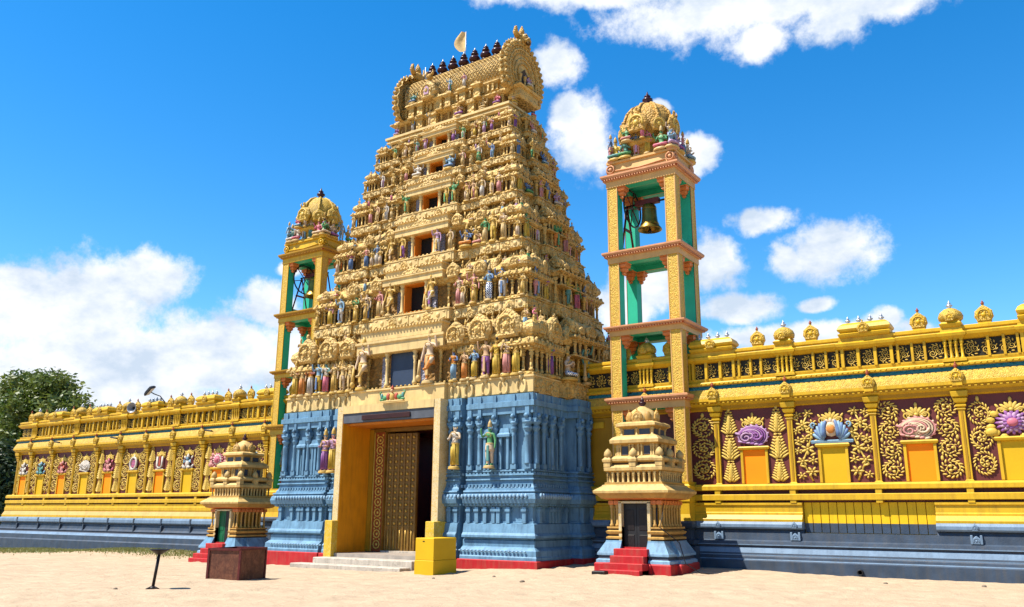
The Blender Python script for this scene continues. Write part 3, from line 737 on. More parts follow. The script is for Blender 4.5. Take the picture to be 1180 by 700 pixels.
def storey(i):
    z0, z1 = ZS[i], ZS[i+1]; h = z1-z0; W, Dp = WS[i], DS[i]; W1, D1 = WS[i+1], DS[i+1]
    bh = (.20 if i else .205)*h
    root = empty('storey', (0,0,0), 0, gop)
    mb = MB()
    cw, cd = W-.36, Dp-.36          # core walls
    cw1, cd1 = W1-.22, D1-.22        # neck under the next band
    zk = z0+.76*h
    cb = .36*W if i else 2.35        # half width of the centre bay
    ww = (.62,.54,.49,.42,.36,.32)[i]; wz0, wz1 = z0+bh+.03*h, z0+(.64,.70,.66,.64,.64,.64)[i]*h      # window
    # core with a real window recess: two side blocks, sill block, block above
    zc0, zc1 = z0-.02, z1+.02
    yb = -cd-.12
    mb.box(-cw, -cd, zc0, -ww, cd, zk, 'shaded_ochre'); mb.box(ww, -cd, zc0, cw, cd, zk, 'shaded_ochre')
    mb.box(-ww, -cd, zc0, ww, cd, wz0, 'shaded_ochre'); mb.box(-ww, -cd, wz1, ww, cd, zk+.01, 'shaded_ochre')
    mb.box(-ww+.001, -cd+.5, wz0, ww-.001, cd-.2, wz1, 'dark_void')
    mb.box(-cw1, -cd1, zk-.1, cw1, cd1, zc1, 'shaded_ochre')
    # band (projecting cornice) with medallions; corner pavilions stand proud
    prof = [(z0,-.16),(z0+.03,-.05),(z0+.05,0),(z0+bh*.86,0),(z0+bh*.88,.05),(z0+bh*.97,.05),(z0+bh,-.03)]
    mb.rsweep(-W+.12, -Dp+.12, W-.12, Dp-.12, [(z,o) for z,o in prof], 'cream_plain' if i == 0 else 'cream')
    cx0 = .60*W
    for s in (-1,1):
        xa, xb = sorted((s*cx0, s*W))
        for ys in (-1,1):
            ya, yb_ = sorted((ys*Dp, ys*Dp*.42)); mb.rsweep(xa, ya, xb, yb_, prof, 'cream_plain' if i == 0 else 'cream', (1,1,1,1))
    mb.rsweep(-cb, -Dp-.10, cb, -Dp+.6, prof, 'cream_plain', (1,1,1,0))
    mz, ms_ = z0+bh*.47, bh*.33
    if i == 0:
        for xa, xb in ((cx0,W),(-W,-cx0)): crest_loops(mb, xa+.1, xb-.1, -Dp, z0+bh*.40, bh*.36, 'cream_plain', .80)
        for xa, xb in ((cb+.05,cx0-.05),(-cx0+.05,-cb-.05)): crest_loops(mb, xa, xb, -Dp+.10, z0+bh*.40, bh*.36, 'cream_plain', .72)
    else:
        for xa, xb in ((cx0,W),(-W,-cx0)): medallions(mb, xa+.04, xb-.04, -Dp, mz, ms_, 'cream_plain', .48)
        for xa, xb in ((cb+.06,cx0-.04),(-cx0+.04,-cb-.06)): medallions(mb, xa, xb, -Dp+.12, mz, ms_, 'cream_plain', .48)
        medallions(mb, -cb+.05, cb-.05, -Dp-.10, mz, ms_, 'cream_plain', .95)
    # beads along the ledge
    x = -W+.1
    while x < W:
        mb.ell((x, -Dp-(.09 if abs(x) < cb else -.02 if abs(x) > cx0 else -.13), z0+bh*1.02), (.055,.05,.05), 'cream', 5, 3); x += .21
    # wall pilasters and upper string courses
    zl, ze = z0+bh*.98, z0+.62*h
    for s in (-1,1):
        for fx in (.30,.44,.58,.70,.84):
            colonette(mb, s*fx*W, -cd-.06, zl, ze, .065, 'cream')
    for xa_, xb_, sd_ in ((-cw,-ww-.3,(1,0,1,1)),(ww+.3,cw,(0,1,1,1))): mb.rsweep(xa_, -cd, xb_, cd, [(ze-.02,0),(ze,.12),(ze+.05*h,.26),(ze+.075*h,.26),(ze+.12*h,.12),(ze+.16*h,.02),(ze+.22*h,-.12)], 'cream', sd_)
    # side bay
    for s in (1,-1):
        T = Matrix.Rotation(s*PI/2, 4, 'Z'); mb.T = T
        bw = .46*Dp
        mb.rsweep(-bw, -W-.30, bw, -cw+.1, prof, 'cream', (1,1,1,0))
        mb.rsweep(-bw+.12, -W-.02, bw-.12, -cw+.1, [(z0+bh*.9,-.08),(ze,-.08),(ze+.02,.1),(ze+.05*h,.20),(ze+.08*h,.20),(ze+.14*h,.05),(ze+.17*h,-.1)], 'cream', (1,1,1,0))
        medallions(mb, -bw+.05, bw-.05, -W-.30, mz, ms_, 'cream', .48)
        for xa, xb in ((-Dp,-Dp*.46),(Dp*.46,Dp)): medallions(mb, xa+.05, xb-.05, -W, mz, ms_, 'cream', .48)
        for fx in (-.9,-.35,.35,.9): colonette(mb, fx*(bw-.14), -W-.08, zl, ze, .075, 'cream')
        for fx in (-.85,-.62,.62,.85): colonette(mb, fx*Dp, -cw-.05, zl, ze, .06, 'cream')
        x = -bw+.15
        while x < bw: mb.box(x-.03, -W-.20, ze+.03*h, x+.03, -W-.06, ze+.055*h, 'cream'); x += .13
        mb.T = I4
    mb.mesh_name = 'storey'
    o = mb.build('storey_wall', root)
    # window: orange jambs, dark opening, pillars and a canopy slab
    w = MB(); yd = -cd+(.26,.24,.22,.20,.18,.16)[i]
    if i == 0:
        w.box(-ww, -cd-.10, wz0, ww, -cd+.05, wz1+.02, 'slate_panel')
    else:
        w.box(-ww, -cd-.22, wz0, -ww+.035, yd, wz1, 'orange_jamb'); w.box(ww-.035, -cd-.22, wz0, ww, yd, wz1, 'orange_jamb')
        w.box(-ww+.035, -cd-.22, wz1-.04, ww-.035, yd, wz1-.002, 'orange_jamb'); w.box(-ww+.035, -cd-.22, wz0, ww-.035, yd, wz0+.03, 'orange_jamb')
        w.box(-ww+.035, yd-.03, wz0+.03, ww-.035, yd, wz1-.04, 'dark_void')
    for s in (-1,1):
        colonette(w, s*(ww+.09), -cd-.22, wz0-.02, wz1+.03, .07, 'cream_plain', 8)
        w.box(s*(ww+.36)-.13, -cd-.06, wz0, s*(ww+.36)+.13, -cd+.02, wz1, 'silver_relief')
    u = (z1-.02*h-wz1)/.29
    hw = min(cb-.1, ww*2.9 if i else 2.2)
    w.rsweep(-hw, -cd-.42, hw, -cd+.1, [(wz1,-.08),(wz1+.02,0),(wz1+.10*u,0),(wz1+.115*u,.06),(wz1+.135*u,.06),(wz1+.15*u,-.1)], 'cream_plain', (1,1,1,0))
    w.rsweep(-hw*.94, -cd-.36, hw*.94, -cd+.1, [(wz1+.15*u,0),(wz1+.24*u,0),(wz1+.255*u,.07),(wz1+.275*u,.05),(wz1+.29*u,-.2)], 'cream_plain', (1,1,1,0))
    if i: w.prism([(-hw*.5,wz1+.145*u),(hw*.5,wz1+.145*u),(0,wz1+.27*u)], .1, 'cream_carved', -cd-.46, .02)
    x = -hw+.1
    while x < hw: w.box(x-.035, -cd-.47, wz1+.255*u, x+.035, -cd-.35, wz1+.275*u, 'cream'); x += .16
    w.build('window', root)
    # corner and intermediate pavilions
    kw = .44*h*(1 if i else .92); zz = z0+bh*.99; zs = (.98-bh/h)*h/1.68
    sx = min(kw, 1.25)
    yk = -Dp+.04+sx*.5
    for s in (-1,1):
        inst('corner_shrine', KUTA, root, (s*(W-.05-sx*.5), yk, zz), 0, (sx,sx,zs))
        sl = min(.56*(cx0-cb+.55), .72)*1.25
        xs = (cb+.15 + W-.1-sx)/2
        inst('vaulted_shrine', SALA, root, (s*xs, -cd+.16, zz+.02), 0, (min(sl,(W-sx-cb-.1)/1.75), .75*sx, zs*.98))
        # back corner and side pavilions, seen edge on
        inst('corner_shrine', KUTA, root, (s*(W-.05-sx*.5), -yk, zz), 0, (sx,sx,zs))
        inst('vaulted_shrine', SALA, root, (s*(W-.02), 0, zz+.30*h), s*PI/2, (max(.5,.42*Dp), .8*sx, zs*.62))
        for q in (-1,1): inst('vaulted_shrine', SALA, root, (s*(W-.22), q*Dp*.60, zz+.02), s*PI/2, (max(.3,.20*Dp), .6*sx, zs*.92))
    # arches over the figures, each its own part
    for s in (-1,1):
        for xx, r in ((cb+.02,.17*h*.7),(cx0+.02,.15*h*.7)):
            if i: inst('arch_ornament', KUC, root, (s*xx, -cd-.26, ze+.05*h), 0, (r/.3,1,r/.3))
    if i == 0:
        for s in (-1,1):
            for xx, r in ((2.75,.42),(3.85,.50),(5.1,.52)): inst('arch_ornament', KUC, root, (s*xx, -cd-.26, ze+.02*h), 0, (r/.3,2,r/.3))
        for xx, r in ((-2.2,.42),(-1.2,.36)): inst('arch_ornament', KUC, root, (cw+.28, xx, ze+.02*h), PI/2, (r/.3,2,r/.3))
    fz = MB(); zf = ze+.17*h; rf = .075*h
    for T_, half, yy in ((I4, W1-.3, -cd1-.02), (Matrix.Rotation(PI/2,4,'Z'), D1-.25, -cw1-.02)):
        n = max(3, int(2*half/(rf*2.7)))
        for k_ in range(n):
            fz.T = T_ @ Matrix.Translation((-half+2*half*(k_+.5)/n, yy, zf)); kudu(fz, rf, .10, 'cream_carved', 'cream', ring=True)
        for k_ in range(n+1):
            fz.T = T_ @ Matrix.Translation((-half+2*half*k_/n, yy-.06, zf)); fz.lathe([(.05,0),(.05,.06*h),(.03,.10*h),(.055,.12*h),(.02,.2*h)], 'cream', n=5)
    fz.T = I4; fz.build('frieze', root)
    return root, dict(z=z0+bh*1.0, W=W, D=Dp, cb=cb, cx0=cx0, h=h, ww=ww, sx=sx, cd=cd, cw=cw, bh=bh)
ST = [storey(i) for i in range(6)]
# figures: (storey, side, along, kind, height factor, skin, cloth, upper)
def row(i, xs, hs=.42, kinds=None, fy=None):
    root, p = ST[i]
    for n, x in enumerate(xs):
        y = -p['D']+(.0 if abs(x) < p['cb'] else .10 if abs(x) > p['cx0'] else .24)
        kd = kinds[n] if kinds else rs.choice(KINDS)
        statue(root, kd, x, y, p['z'], p['h']*hs*rs.uniform(.92,1.08), rs.uniform(-.25,.25))
r0, p0 = ST[0]
def s0(kind, x, h, sk, cl, up, dy=.1, rz=0): statue(r0, kind, x, -p0['D']+dy*.5, p0['z'], h, rz, sk, cl, up)
for a in (('guard',1.55,1.85,'s_pale','s_orange','s_cream',-.02),('guard',-1.85,1.85,'s_pale','s_cream','s_gold',-.02),
          ('hold',2.62,1.15,'s_blue','s_sky','s_orange',.18),('pray',3.12,1.12,'s_skin','s_orange','s_skin',.18),('hold',3.58,1.15,'s_blue','s_yellow','s_sky',.16),
          ('king',4.12,1.42,'s_skin','s_purple','s_skin',.08),('lady',4.58,1.38,'s_gold','s_yellow','s_yellow',.08),('pray',5.02,1.40,'s_pale','s_pink','s_pale',.08),('lady',5.42,1.38,'s_gold','s_yellow','s_gold',.08),
          ('four',-2.6,1.3,'s_cream','s_cream','s_cream',.14),('king',-3.05,1.25,'s_cream','s_pale','s_cream',.16),('lady',-3.5,1.28,'s_pale','s_gold','s_cream',.14),
          ('pray',-3.95,1.3,'s_teal','s_rose','s_white',.08),('king',-4.4,1.35,'s_sky','s_yellow','s_blue',.08),('hold',-4.85,1.35,'s_pink','s_white','s_orange',.08),('lady',-5.35,1.35,'s_skin','s_orange','s_cream',.08),('pray',-5.75,1.35,'s_pink','s_yellow','s_cream',.06)):
    s0(*a)
r1, p1 = ST[1]
def sN(i, kind, x, h, sk=None, cl=None, up=None, dy=.1): r_, p_ = ST[i]; statue(r_, kind, x, -p_['D']+dy*.6, p_['z'], h, rs.uniform(-.2,.2), sk, cl, up)
for a in (('guard',1.0,1.35,'s_gold','s_white','s_purple',0),('lady',2.28,1.22,'s_pink','s_pink','s_pale',.2),('king',3.0,1.25,'s_pink','s_yellow','s_pink',.2),('hold',3.75,1.25,'s_blue','s_check','s_sky',.1),('king',4.35,1.25,'s_blue','s_white','s_blue',.1),
          ('guard',-1.15,1.35,'s_gold','s_cream','s_gold',0),('lady',-1.75,1.2,'s_pink','s_cream','s_pink',.05),('king',-2.55,1.2,'s_pale','s_blue','s_pink',.2),('pray',-3.15,1.15,'s_green','s_yellow','s_green',.2),('king',-4.0,1.2,'s_sky','s_white','s_blue',.1),('lady',-4.6,1.15,'s_pink','s_yellow','s_lilac',.1)):
    sN(1, *a)
for a in (('king',.85,1.05,'s_lilac','s_white','s_gold',0),('lady',1.5,.95,'s_pale','s_cream','s_cream',.05),('sit',2.3,1.25,'s_blue','s_orange','s_rose',.1),('sitp',2.85,1.0,'s_skin','s_pink','s_orange',.15),('lady',3.2,1.1,'s_green','s_cream','s_green',.1),('king',3.6,1.15,'s_gold','s_yellow','s_gold',.05),('pray',4.1,1.15,'s_pale','s_cream','s_pale',.05),
          ('king',-1.0,1.1,'s_gold','s_purple','s_gold',0),('guard',-1.65,1.05,'s_gold','s_cream','s_pale',.05),('lady',-2.5,1.0,'s_sky','s_white','s_blue',.15),('hold',-3.1,.98,'s_skin','s_blue','s_pink',.1),('lady',-4.0,1.0,'s_skin','s_blue','s_rose',.08)):
    sN(2, *a)
for a in (('king',.95,1.0,'s_gold','s_yellow','s_green',0),('four',1.35,1.0,'s_green','s_gold','s_green',0),('lady',1.95,.85,'s_pink','s_pale','s_gold',.12),('king',2.3,.85,'s_skin','s_pink','s_gold',.12),('lady',2.75,.9,'s_pale','s_white','s_cream',.1),('king',3.25,.9,'s_gold','s_pale','s_cream',.05),('lady',3.6,.92,'s_pale','s_pink','s_pale',.05),
          ('four',-1.2,1.05,'s_green','s_gold','s_green',0),('lady',-2.4,.8,'s_white','s_white','s_white',.12),('king',-2.9,.85,'s_skin','s_cream','s_cream',.08),('pray',-3.3,.85,'s_gold','s_pink','s_gold',.08)):
    sN(3, *a)
for a in (('sit',.85,1.1,'s_sky','s_blue','s_white',0),('lady',1.5,.75,'s_pink','s_cream','s_pale',.05),('lady',2.3,.85,'s_white','s_green','s_white',.1),('king',3.0,.72,'s_blue','s_sky','s_blue',.05),('sit',-.9,1.05,'s_white','s_white','s_sky',0),('lady',-1.6,.72,'s_gold','s_pink','s_gold',.05),('lady',-2.4,.7,'s_gold','s_cream','s_gold',.1),('king',-3.0,.7,'s_white','s_lilac','s_white',.08)):
    sN(4, *a)
for a in (('lady',.75,.68,'s_lilac','s_purple','s_cream',0),('king',1.25,.66,'s_green','s_white','s_green',.05),('pray',1.85,.62,'s_pink','s_yellow','s_gold',.1),('lady',2.35,.68,'s_green','s_lilac','s_white',.08),('pray',2.75,.6,'s_lilac','s_purple','s_pink',.05),('lady',-.8,.66,'s_purple','s_lilac','s_pink',0),('king',-1.3,.62,'s_teal','s_lilac','s_green',.05),('lady',-2.0,.6,'s_skin','s_pale','s_gold',.1),('king',-2.6,.6,'s_green','s_yellow','s_gold',.06)):
    sN(5, *a)
# figures of the shaded flank (+x side)
def flank(i, items):
    r_, p_ = ST[i]
    for kind, y, h, sk, cl, up in items:
        bay = abs(y) < .46*p_['D']; x = p_['W'] + (.22 if bay else -.06)
        statue(r_, kind, x, y, p_['z'], h, PI/2 + rs.uniform(-.3,.3), sk, cl, up)
flank(0, (('lady',-2.35,1.4,'s_green','s_purple','s_purple'),('sitp',-1.5,1.5,'s_pale','s_check','s_pale'),('guard',-.2,1.6,'s_teal','s_yellow','s_teal'),('king',.8,1.3,'s_gold','s_cream','s_gold')))
flank(1, (('king',-2.2,1.2,'s_blue','s_pink','s_sky'),('lady',-1.55,1.1,'s_purple','s_yellow','s_purple'),('four',-.3,1.25,'s_yellow','s_teal','s_gold'),('lady',.35,1.15,'s_green','s_rose','s_green'),('king',.95,1.15,'s_blue','s_gold','s_orange'),('lady',1.9,1.1,'s_pink','s_brown','s_pink')))
flank(2, (('lady',-2.0,1.1,'s_green','s_yellow','s_green'),('king',-1.25,1.0,'s_pink','s_lilac','s_white'),('four',-.2,1.2,'s_green','s_orange','s_green'),('lady',.5,1.05,'s_gold','s_pink','s_orange'),('king',1.2,1.0,'s_pink','s_gold','s_pink'),('lady',1.8,1.0,'s_blue','s_orange','s_gold')))
flank(3, (('lady',-1.75,.95,'s_gold','s_yellow','s_gold'),('sit',-1.2,1.1,'s_blue','s_green','s_blue'),('lady',-.6,.85,'s_pink','s_pink','s_gold'),('king',-.1,.9,'s_blue','s_yellow','s_blue'),('sitp',.6,1.1,'s_lilac','s_white','s_pink'),('king',1.2,.9,'s_orange','s_lilac','s_gold'),('lady',1.7,.85,'s_blue','s_gold','s_blue')))
flank(4, (('lady',-1.4,.8,'s_sky','s_blue','s_blue'),('king',-.75,.75,'s_gold','s_green','s_yellow'),('sit',.1,.95,'s_blue','s_sky','s_blue'),('lady',.8,.75,'s_pink','s_lilac','s_orange'),('king',1.4,.72,'s_purple','s_pink','s_gold')))
flank(5, (('lady',-1.1,.7,'s_purple','s_purple','s_rose'),('sit',-.2,.85,'s_pink','s_white','s_gold'),('king',.5,.68,'s_gold','s_orange','s_green'),('lady',1.1,.65,'s_blue','s_gold','s_pink')))
# small cream attendants, and arches set on the bands
for i in range(6):
    r_, p_ = ST[i]; W_, D_, h_ = p_['W'], p_['D'], p_['h']
    for s in (-1,1):
        for f in (.50,.63,.80,.93):
            statue(r_, rs.choice(['sit','sitp','pray','lady']), s*f*W_, -p_['cd']-.20, p_['z']-p_['bh']+.70*h_, h_*.27, rs.uniform(-.3,.3), rs.choice(['s_cream','s_pale','s_gold','s_skin']), rs.choice(['s_cream','s_gold','s_pale','s_lilac','s_sky','s_rose']), 's_cream')
        if i:
            for f in (.47,.57,.985): statue(r_, rs.choice(['pray','hold','lady']), s*f*W_*.98, -D_+(.03 if f < .6 else -.01), p_['z'], h_*.34, rs.uniform(-.3,.3), 's_cream', rs.choice(['s_cream','s_pale','s_gold']), 's_gold')
            for f in (.16,.36,.52,.70,.86): inst('arch_ornament', KUC, r_, (s*f*W_, -D_-(.10 if f*W_ < p_['cb'] else 0 if f*W_ > p_['cx0'] else -.12), ZS[i]-.02), 0, (h_*.085/.3,.5,h_*.085/.3))
    for f in (-.85,-.6,-.28,.0,.28,.62,.85): inst('arch_ornament', KUC, r_, (W_+(.30 if abs(f) < .4 else 0), f*D_, ZS[i]-.02), PI/2, (h_*.085/.3,.5,h_*.085/.3))
    for f in (-.9,-.45,.3,.7): statue(r_, rs.choice(['sit','pray','lady']), p_['cw']+.20, f*D_, p_['z']-p_['bh']+.70*h_, h_*.28, PI/2+rs.uniform(-.3,.3), rs.choice(['s_cream','s_pale','s_sky','s_rose']), rs.choice(['s_cream','s_gold','s_lilac','s_green']), 's_cream')
# left flank silhouettes
for i in range(6):
    r_, p_ = ST[i]
    for y in (-p_['D']*.75, 0, p_['D']*.7): statue(r_, rs.choice(KINDS), -p_['W']-(.2 if y == 0 else -.06), y, p_['z'], p_['h']*.38, -PI/2)

# --- wagon roof
def roof():
    root = empty('roof', (0,0,0), 0, gop)
    z0 = ZS[6]; W, Dp = WS[6], DS[6]
    mb = MB()
    if True:
        mb.rsweep(-W+.05, -Dp+.02, W-.05, Dp-.02, [(z0-.02,-.1),(z0+.04,0),(z0+.10,0),(z0+.12,-.06),(z0+.18,-.06),(z0+.20,.05),(z0+.30,.05),(z0+.33,-.03)], 'cream_plain')
    # neck with pilasters and a ledge below the vault
    mb.box(-W+.45, -Dp+.30, z0+.3, W-.45, Dp-.30, z0+1.1, 'shaded_ochre'); mb.box(-W+.85, -Dp+.30, z0+1.09, W-.5, Dp-.30, z0+1.75, 'cream')
    for k in range(15): colonette(mb, -W+.55+(2*W-1.1)*k/14, -Dp+.30, z0+.32, z0+.86, .055, 'cream')
    mb.rsweep(-W+.40, -Dp+.34, W-.40, Dp-.34, [(z0+.84,0),(z0+.87,.16),(z0+.94,.26),(z0+1.0,.26),(z0+1.06,.14),(z0+1.14,.10)], 'cream')
    if True:  # little brackets under the front aedicules
        for x in (-1.55,-.75,.55,1.35):
            mb.rsweep(x-.17, -Dp+.1, x+.17, -Dp+.4, [(z0+.32,.04),(z0+.36,0),(z0+.80,0),(z0+.82,.07),(z0+.95,.10),(z0+1.05,.0)], 'cream', (1,1,1,0))
    # front aedicule parapet hiding the foot of the vault
    mb.rsweep(-W+.75, -Dp+.20, W-.75, Dp-.20, [(z0+1.1,0),(z0+1.14,.05),(z0+1.18,.0),(z0+1.44,.0),(z0+1.46,.08),(z0+1.52,.14),(z0+1.58,.10),(z0+1.62,-.1)], 'cream')
    for k in range(22): mb.rsweep(-W+.85+(2*W-1.8)*k/21-.045, -Dp+.10, -W+.85+(2*W-1.8)*k/21+.045, -Dp+.3, [(z0+1.12,0),(z0+1.44,0)], 'cream', (1,1,1,0))
    for x in (-1.95,-1.45,-.35,.15,.95,1.75):
        mb.rsweep(x-.15, -Dp-.02, x+.15, -Dp+.4, [(z0+.9,.02),(z0+.94,.06),(z0+1.0,0),(z0+1.40,0),(z0+1.44,.07),(z0+1.50,.13),(z0+1.58,.10),(z0+1.66,0),(z0+1.70,-.08)], 'cream', (1,1,1,0))
        mb.T = Matrix.Translation((x,-Dp-.06,z0+1.48)); kudu(mb, .10, .06, 'cream_carved', 'cream'); mb.T = I4
    # vault
    r, zv, zg = .98, z0+1.60, z0+1.02; xl, xr = -W+.95, W-.25
    barrel(mb, xl, xr, r, zv, 'cream_plain', 0, 22, True, 1.06)
    # lattice of raised ribs over the vault's near slope
    def vp(x, a, rr=r+.02): return (x, -rr*math.cos(a), zv+1.06*(.57*r+rr*math.sin(a)))
    n = 34; L = xr-xl
    for k in range(-10, n):
        for sg in (1,-1):
            pts = []
            for t in range(9):
                a = R(-25+110*t/8); x = xl + L*k/n + sg*L*.30*t/8 + (0 if sg > 0 else L*.30)
                if xl+.01 < x < xr-.01: pts.append(vp(x,a))
            if len(pts) > 2: mb.tube(pts, .022, 'cream', 4)
    # ridge beam
    mb.rsweep(xl+.05, -.16, xr-.05, .16, [(zv+1.06*1.57*r-.06,.05),(zv+1.06*1.57*r+.05,.05),(zv+1.06*1.57*r+.09,0),(zv+1.06*1.57*r+.13,0)], 'cream')
    mb.build('vault', root)
    zr = zv+1.06*1.57*r+.12
    # gables
    for s in (1,-1):
        g = MB(); Rg = 1.50; zc = .50+.72*Rg
        pts = [(-.95*Rg,0),(.95*Rg,0)]
        for k in range(31):
            a = R(-38+256*k/30); q = Rg*(1.03 if k % 2 else .97)
            pts.append((q*math.cos(a), .62*Rg+.99*q*math.sin(a)*1.06))
        g.prism(pts, .30, 'cream', -.30, .05)
        for rr, tt, m in ((.90,.075,'stucco_gold'),(.76,.05,'cream'),(.62,.04,'stucco_gold'),(.48,.05,'cream'),(.34,.04,'stucco_gold')):
            g.tube([(rr*Rg*math.cos(R(-38+256*k/24)), -.31, .62*Rg+rr*Rg*1.05*math.sin(R(-38+256*k/24))) for k in range(25)], tt, m, 5)
        for k in range(26):
            a = R(-34+248*k/25)
            g.ell((.97*Rg*math.cos(a), -.33, .62*Rg+1.03*Rg*math.sin(a)), (.10,.07,.10), 'cream', 6, 4)
            g.ell((.83*Rg*math.cos(a), -.32, .62*Rg+.87*Rg*math.sin(a)), (.055,.05,.055), 'cream', 5, 3)
            g.ell((.69*Rg*math.cos(a), -.32, .62*Rg+.73*Rg*math.sin(a)), (.06,.045,.04), 'cream', 5, 3)
        for q in (-1,1): # flame tongues running up the rim
            for k in range(14):
                a = R(90+q*(14+8.2*k)); rr = Rg*1.0
                x, z = rr*math.cos(a), .62*Rg+1.06*rr*math.sin(a)
                g.tube([(x,-.15,z),(x+.07*math.cos(a),-.15,z+.07*math.sin(a)+.02),(x+.09*math.cos(a)-.02*q,-.15,z+.10*math.sin(a)+.06)], [.085,.06,.015], 'cream', 6)
        g.prism([(-.30,.35),(.30,.35),(.30,.95),(0,1.25),(-.30,.95)], .02, 'recess_shade', -.325)
        # lower porch with pillars
        g.rsweep(-.72,-.55,.72,0, [(-.42,.02),(-.36,.08),(-.28,.08),(-.24,0),(.05,0),(.08,.10),(.16,.14),(.22,.05),(.28,0)], 'cream', (1,1,1,0))
        for x in (-.6,-.25,.25,.6): colonette(g, x, -.5, .26, .72, .055, 'cream')
        # lion-mask crest: head, brows, muzzle, ears, three horns
        zt = .62*Rg+1.06*Rg
        g.ell((0,-.20,zt+.16), (.32,.30,.30), 'stucco_gold', 10, 7); g.ell((0,-.46,zt+.06), (.20,.18,.15), 'stucco_gold', 8, 6)
        g.ell((0,-.52,zt-.06), (.15,.12,.05), 'recess_shade', 8, 5)
        for q in (-1,1):
            g.ell((q*.16,-.42,zt+.25), (.09,.09,.09), 'cream_plain', 7, 5); g.ell((q*.16,-.49,zt+.25), (.04,.04,.04), 's_hair', 6, 4)
            g.tube([(q*.30,-.15,zt+.22),(q*.46,-.14,zt+.42),(q*.43,-.14,zt+.66),(q*.36,-.14,zt+.76)], [.13,.12,.07,.01], 'stucco_gold', 7)
            g.ell((q*.24,-.34,zt+.0), (.10,.12,.10), 'stucco_gold', 7, 5)
            g.tube([(q*.10,-.55,zt-.02),(q*.11,-.57,zt-.14)], [.03,.004], 'cream_plain', 5)
            g.tube([(q*.22,-.2,zt-.1),(q*.42,-.2,zt-.2),(q*.5,-.2,zt-.04)], [.1,.08,.02], 'stucco_gold', 6)
        g.tube([(0,-.15,zt+.38),(.02,-.15,zt+.65),(0,-.18,zt+.92)], [.16,.13,.01], 'stucco_gold', 7)
        g.T = I4
        xg = (W-.30) if s > 0 else -(W-1.0)
        gb = g.build('gable', root, (xg, 0, zg-.02), s*PI/2)
        statue(root, 'sit', xg+s*.52, 0, zg+.28, .85, s*PI/2, 's_lilac', 's_white', 's_pink')
        for y in (-.75,.75): statue(root, 'sitp', xg+s*.25, y, z0+.30, .75, s*PI/2)
    # front dormer arch
    k = MB(); k.T = Matrix.Translation((-.85, -Dp+.10, z0+1.55)); kudu(k, .42, .4, 'cream_carved', 'cream'); k.T = Matrix.Translation((-.85,-Dp-.33,z0+1.70)); k.prism([(-.13,0),(.13,0),(.13,.3),(0,.42),(-.13,.3)], .03, 's_lilac', 0)
    k.T = Matrix.Translation((-.85,-Dp-.1,z0+1.42)); k.ell((0,0,1.22), (.16,.15,.16), 'stucco_gold', 8, 6)
    for q in (-1,1): k.tube([(q*.1,0,1.3),(q*.2,0,1.45),(q*.16,0,1.56)], [.07,.05,.01], 'stucco_gold', 6)
    k.T = I4; k.build('dormer', root)
    for x, kind, sk, cl, zz, h in ((-1.95,'sit','s_teal','s_blue',z0+1.68,.9),(.15,'king','s_sky','s_teal',z0+1.68,.72),(.95,'lady','s_lilac','s_white',z0+1.68,.7),
                                (-1.95,'lady','s_sky','s_white',z0+.33,.66),(-.95,'king','s_sky','s_pale',z0+.33,.72),(.75,'sitp','s_skin','s_purple',z0+.33,1.0),(2.0,'sit','s_cream','s_cream',z0+.33,.8),(2.75,'sitp','s_rose','s_purple',z0+.33,.85),(-2.9,'sitp','s_purple','s_lilac',z0+.33,.7)):
        statue(root, kind, x, -Dp+(.14 if zz < z0+.9 else .12), zz, h, 0, sk, cl)
    # seven dark pot finials along the ridge
    f = MB(); f.lathe([(.13,0),(.21,.02),(.21,.05),(.09,.09),(.12,.12),(.22,.19),(.255,.27),(.22,.35),(.08,.41),(.08,.45),(.165,.48),(.17,.52),(.07,.56),(.12,.61),(.11,.66),(.03,.71),(.02,.75)], 'kalasha', n=12)
    f.lathe([(.04,.70),(.045,.74),(.02,.78),(.001,.86)], 'silver', n=8)
    fm = f.mesh('pot_finial')
    for k in range(7): inst('pot_finial', fm, root, (-1.72+.62*k, 0, zr-.02), 0, 1.05)
    p = MB(); p.tube([(-2.15,0,zr-.1),(-2.15,0,zr+.75)], .018, 'silver', 5); p.build('lightning_rod', root)
    return zr
ZR = roof()
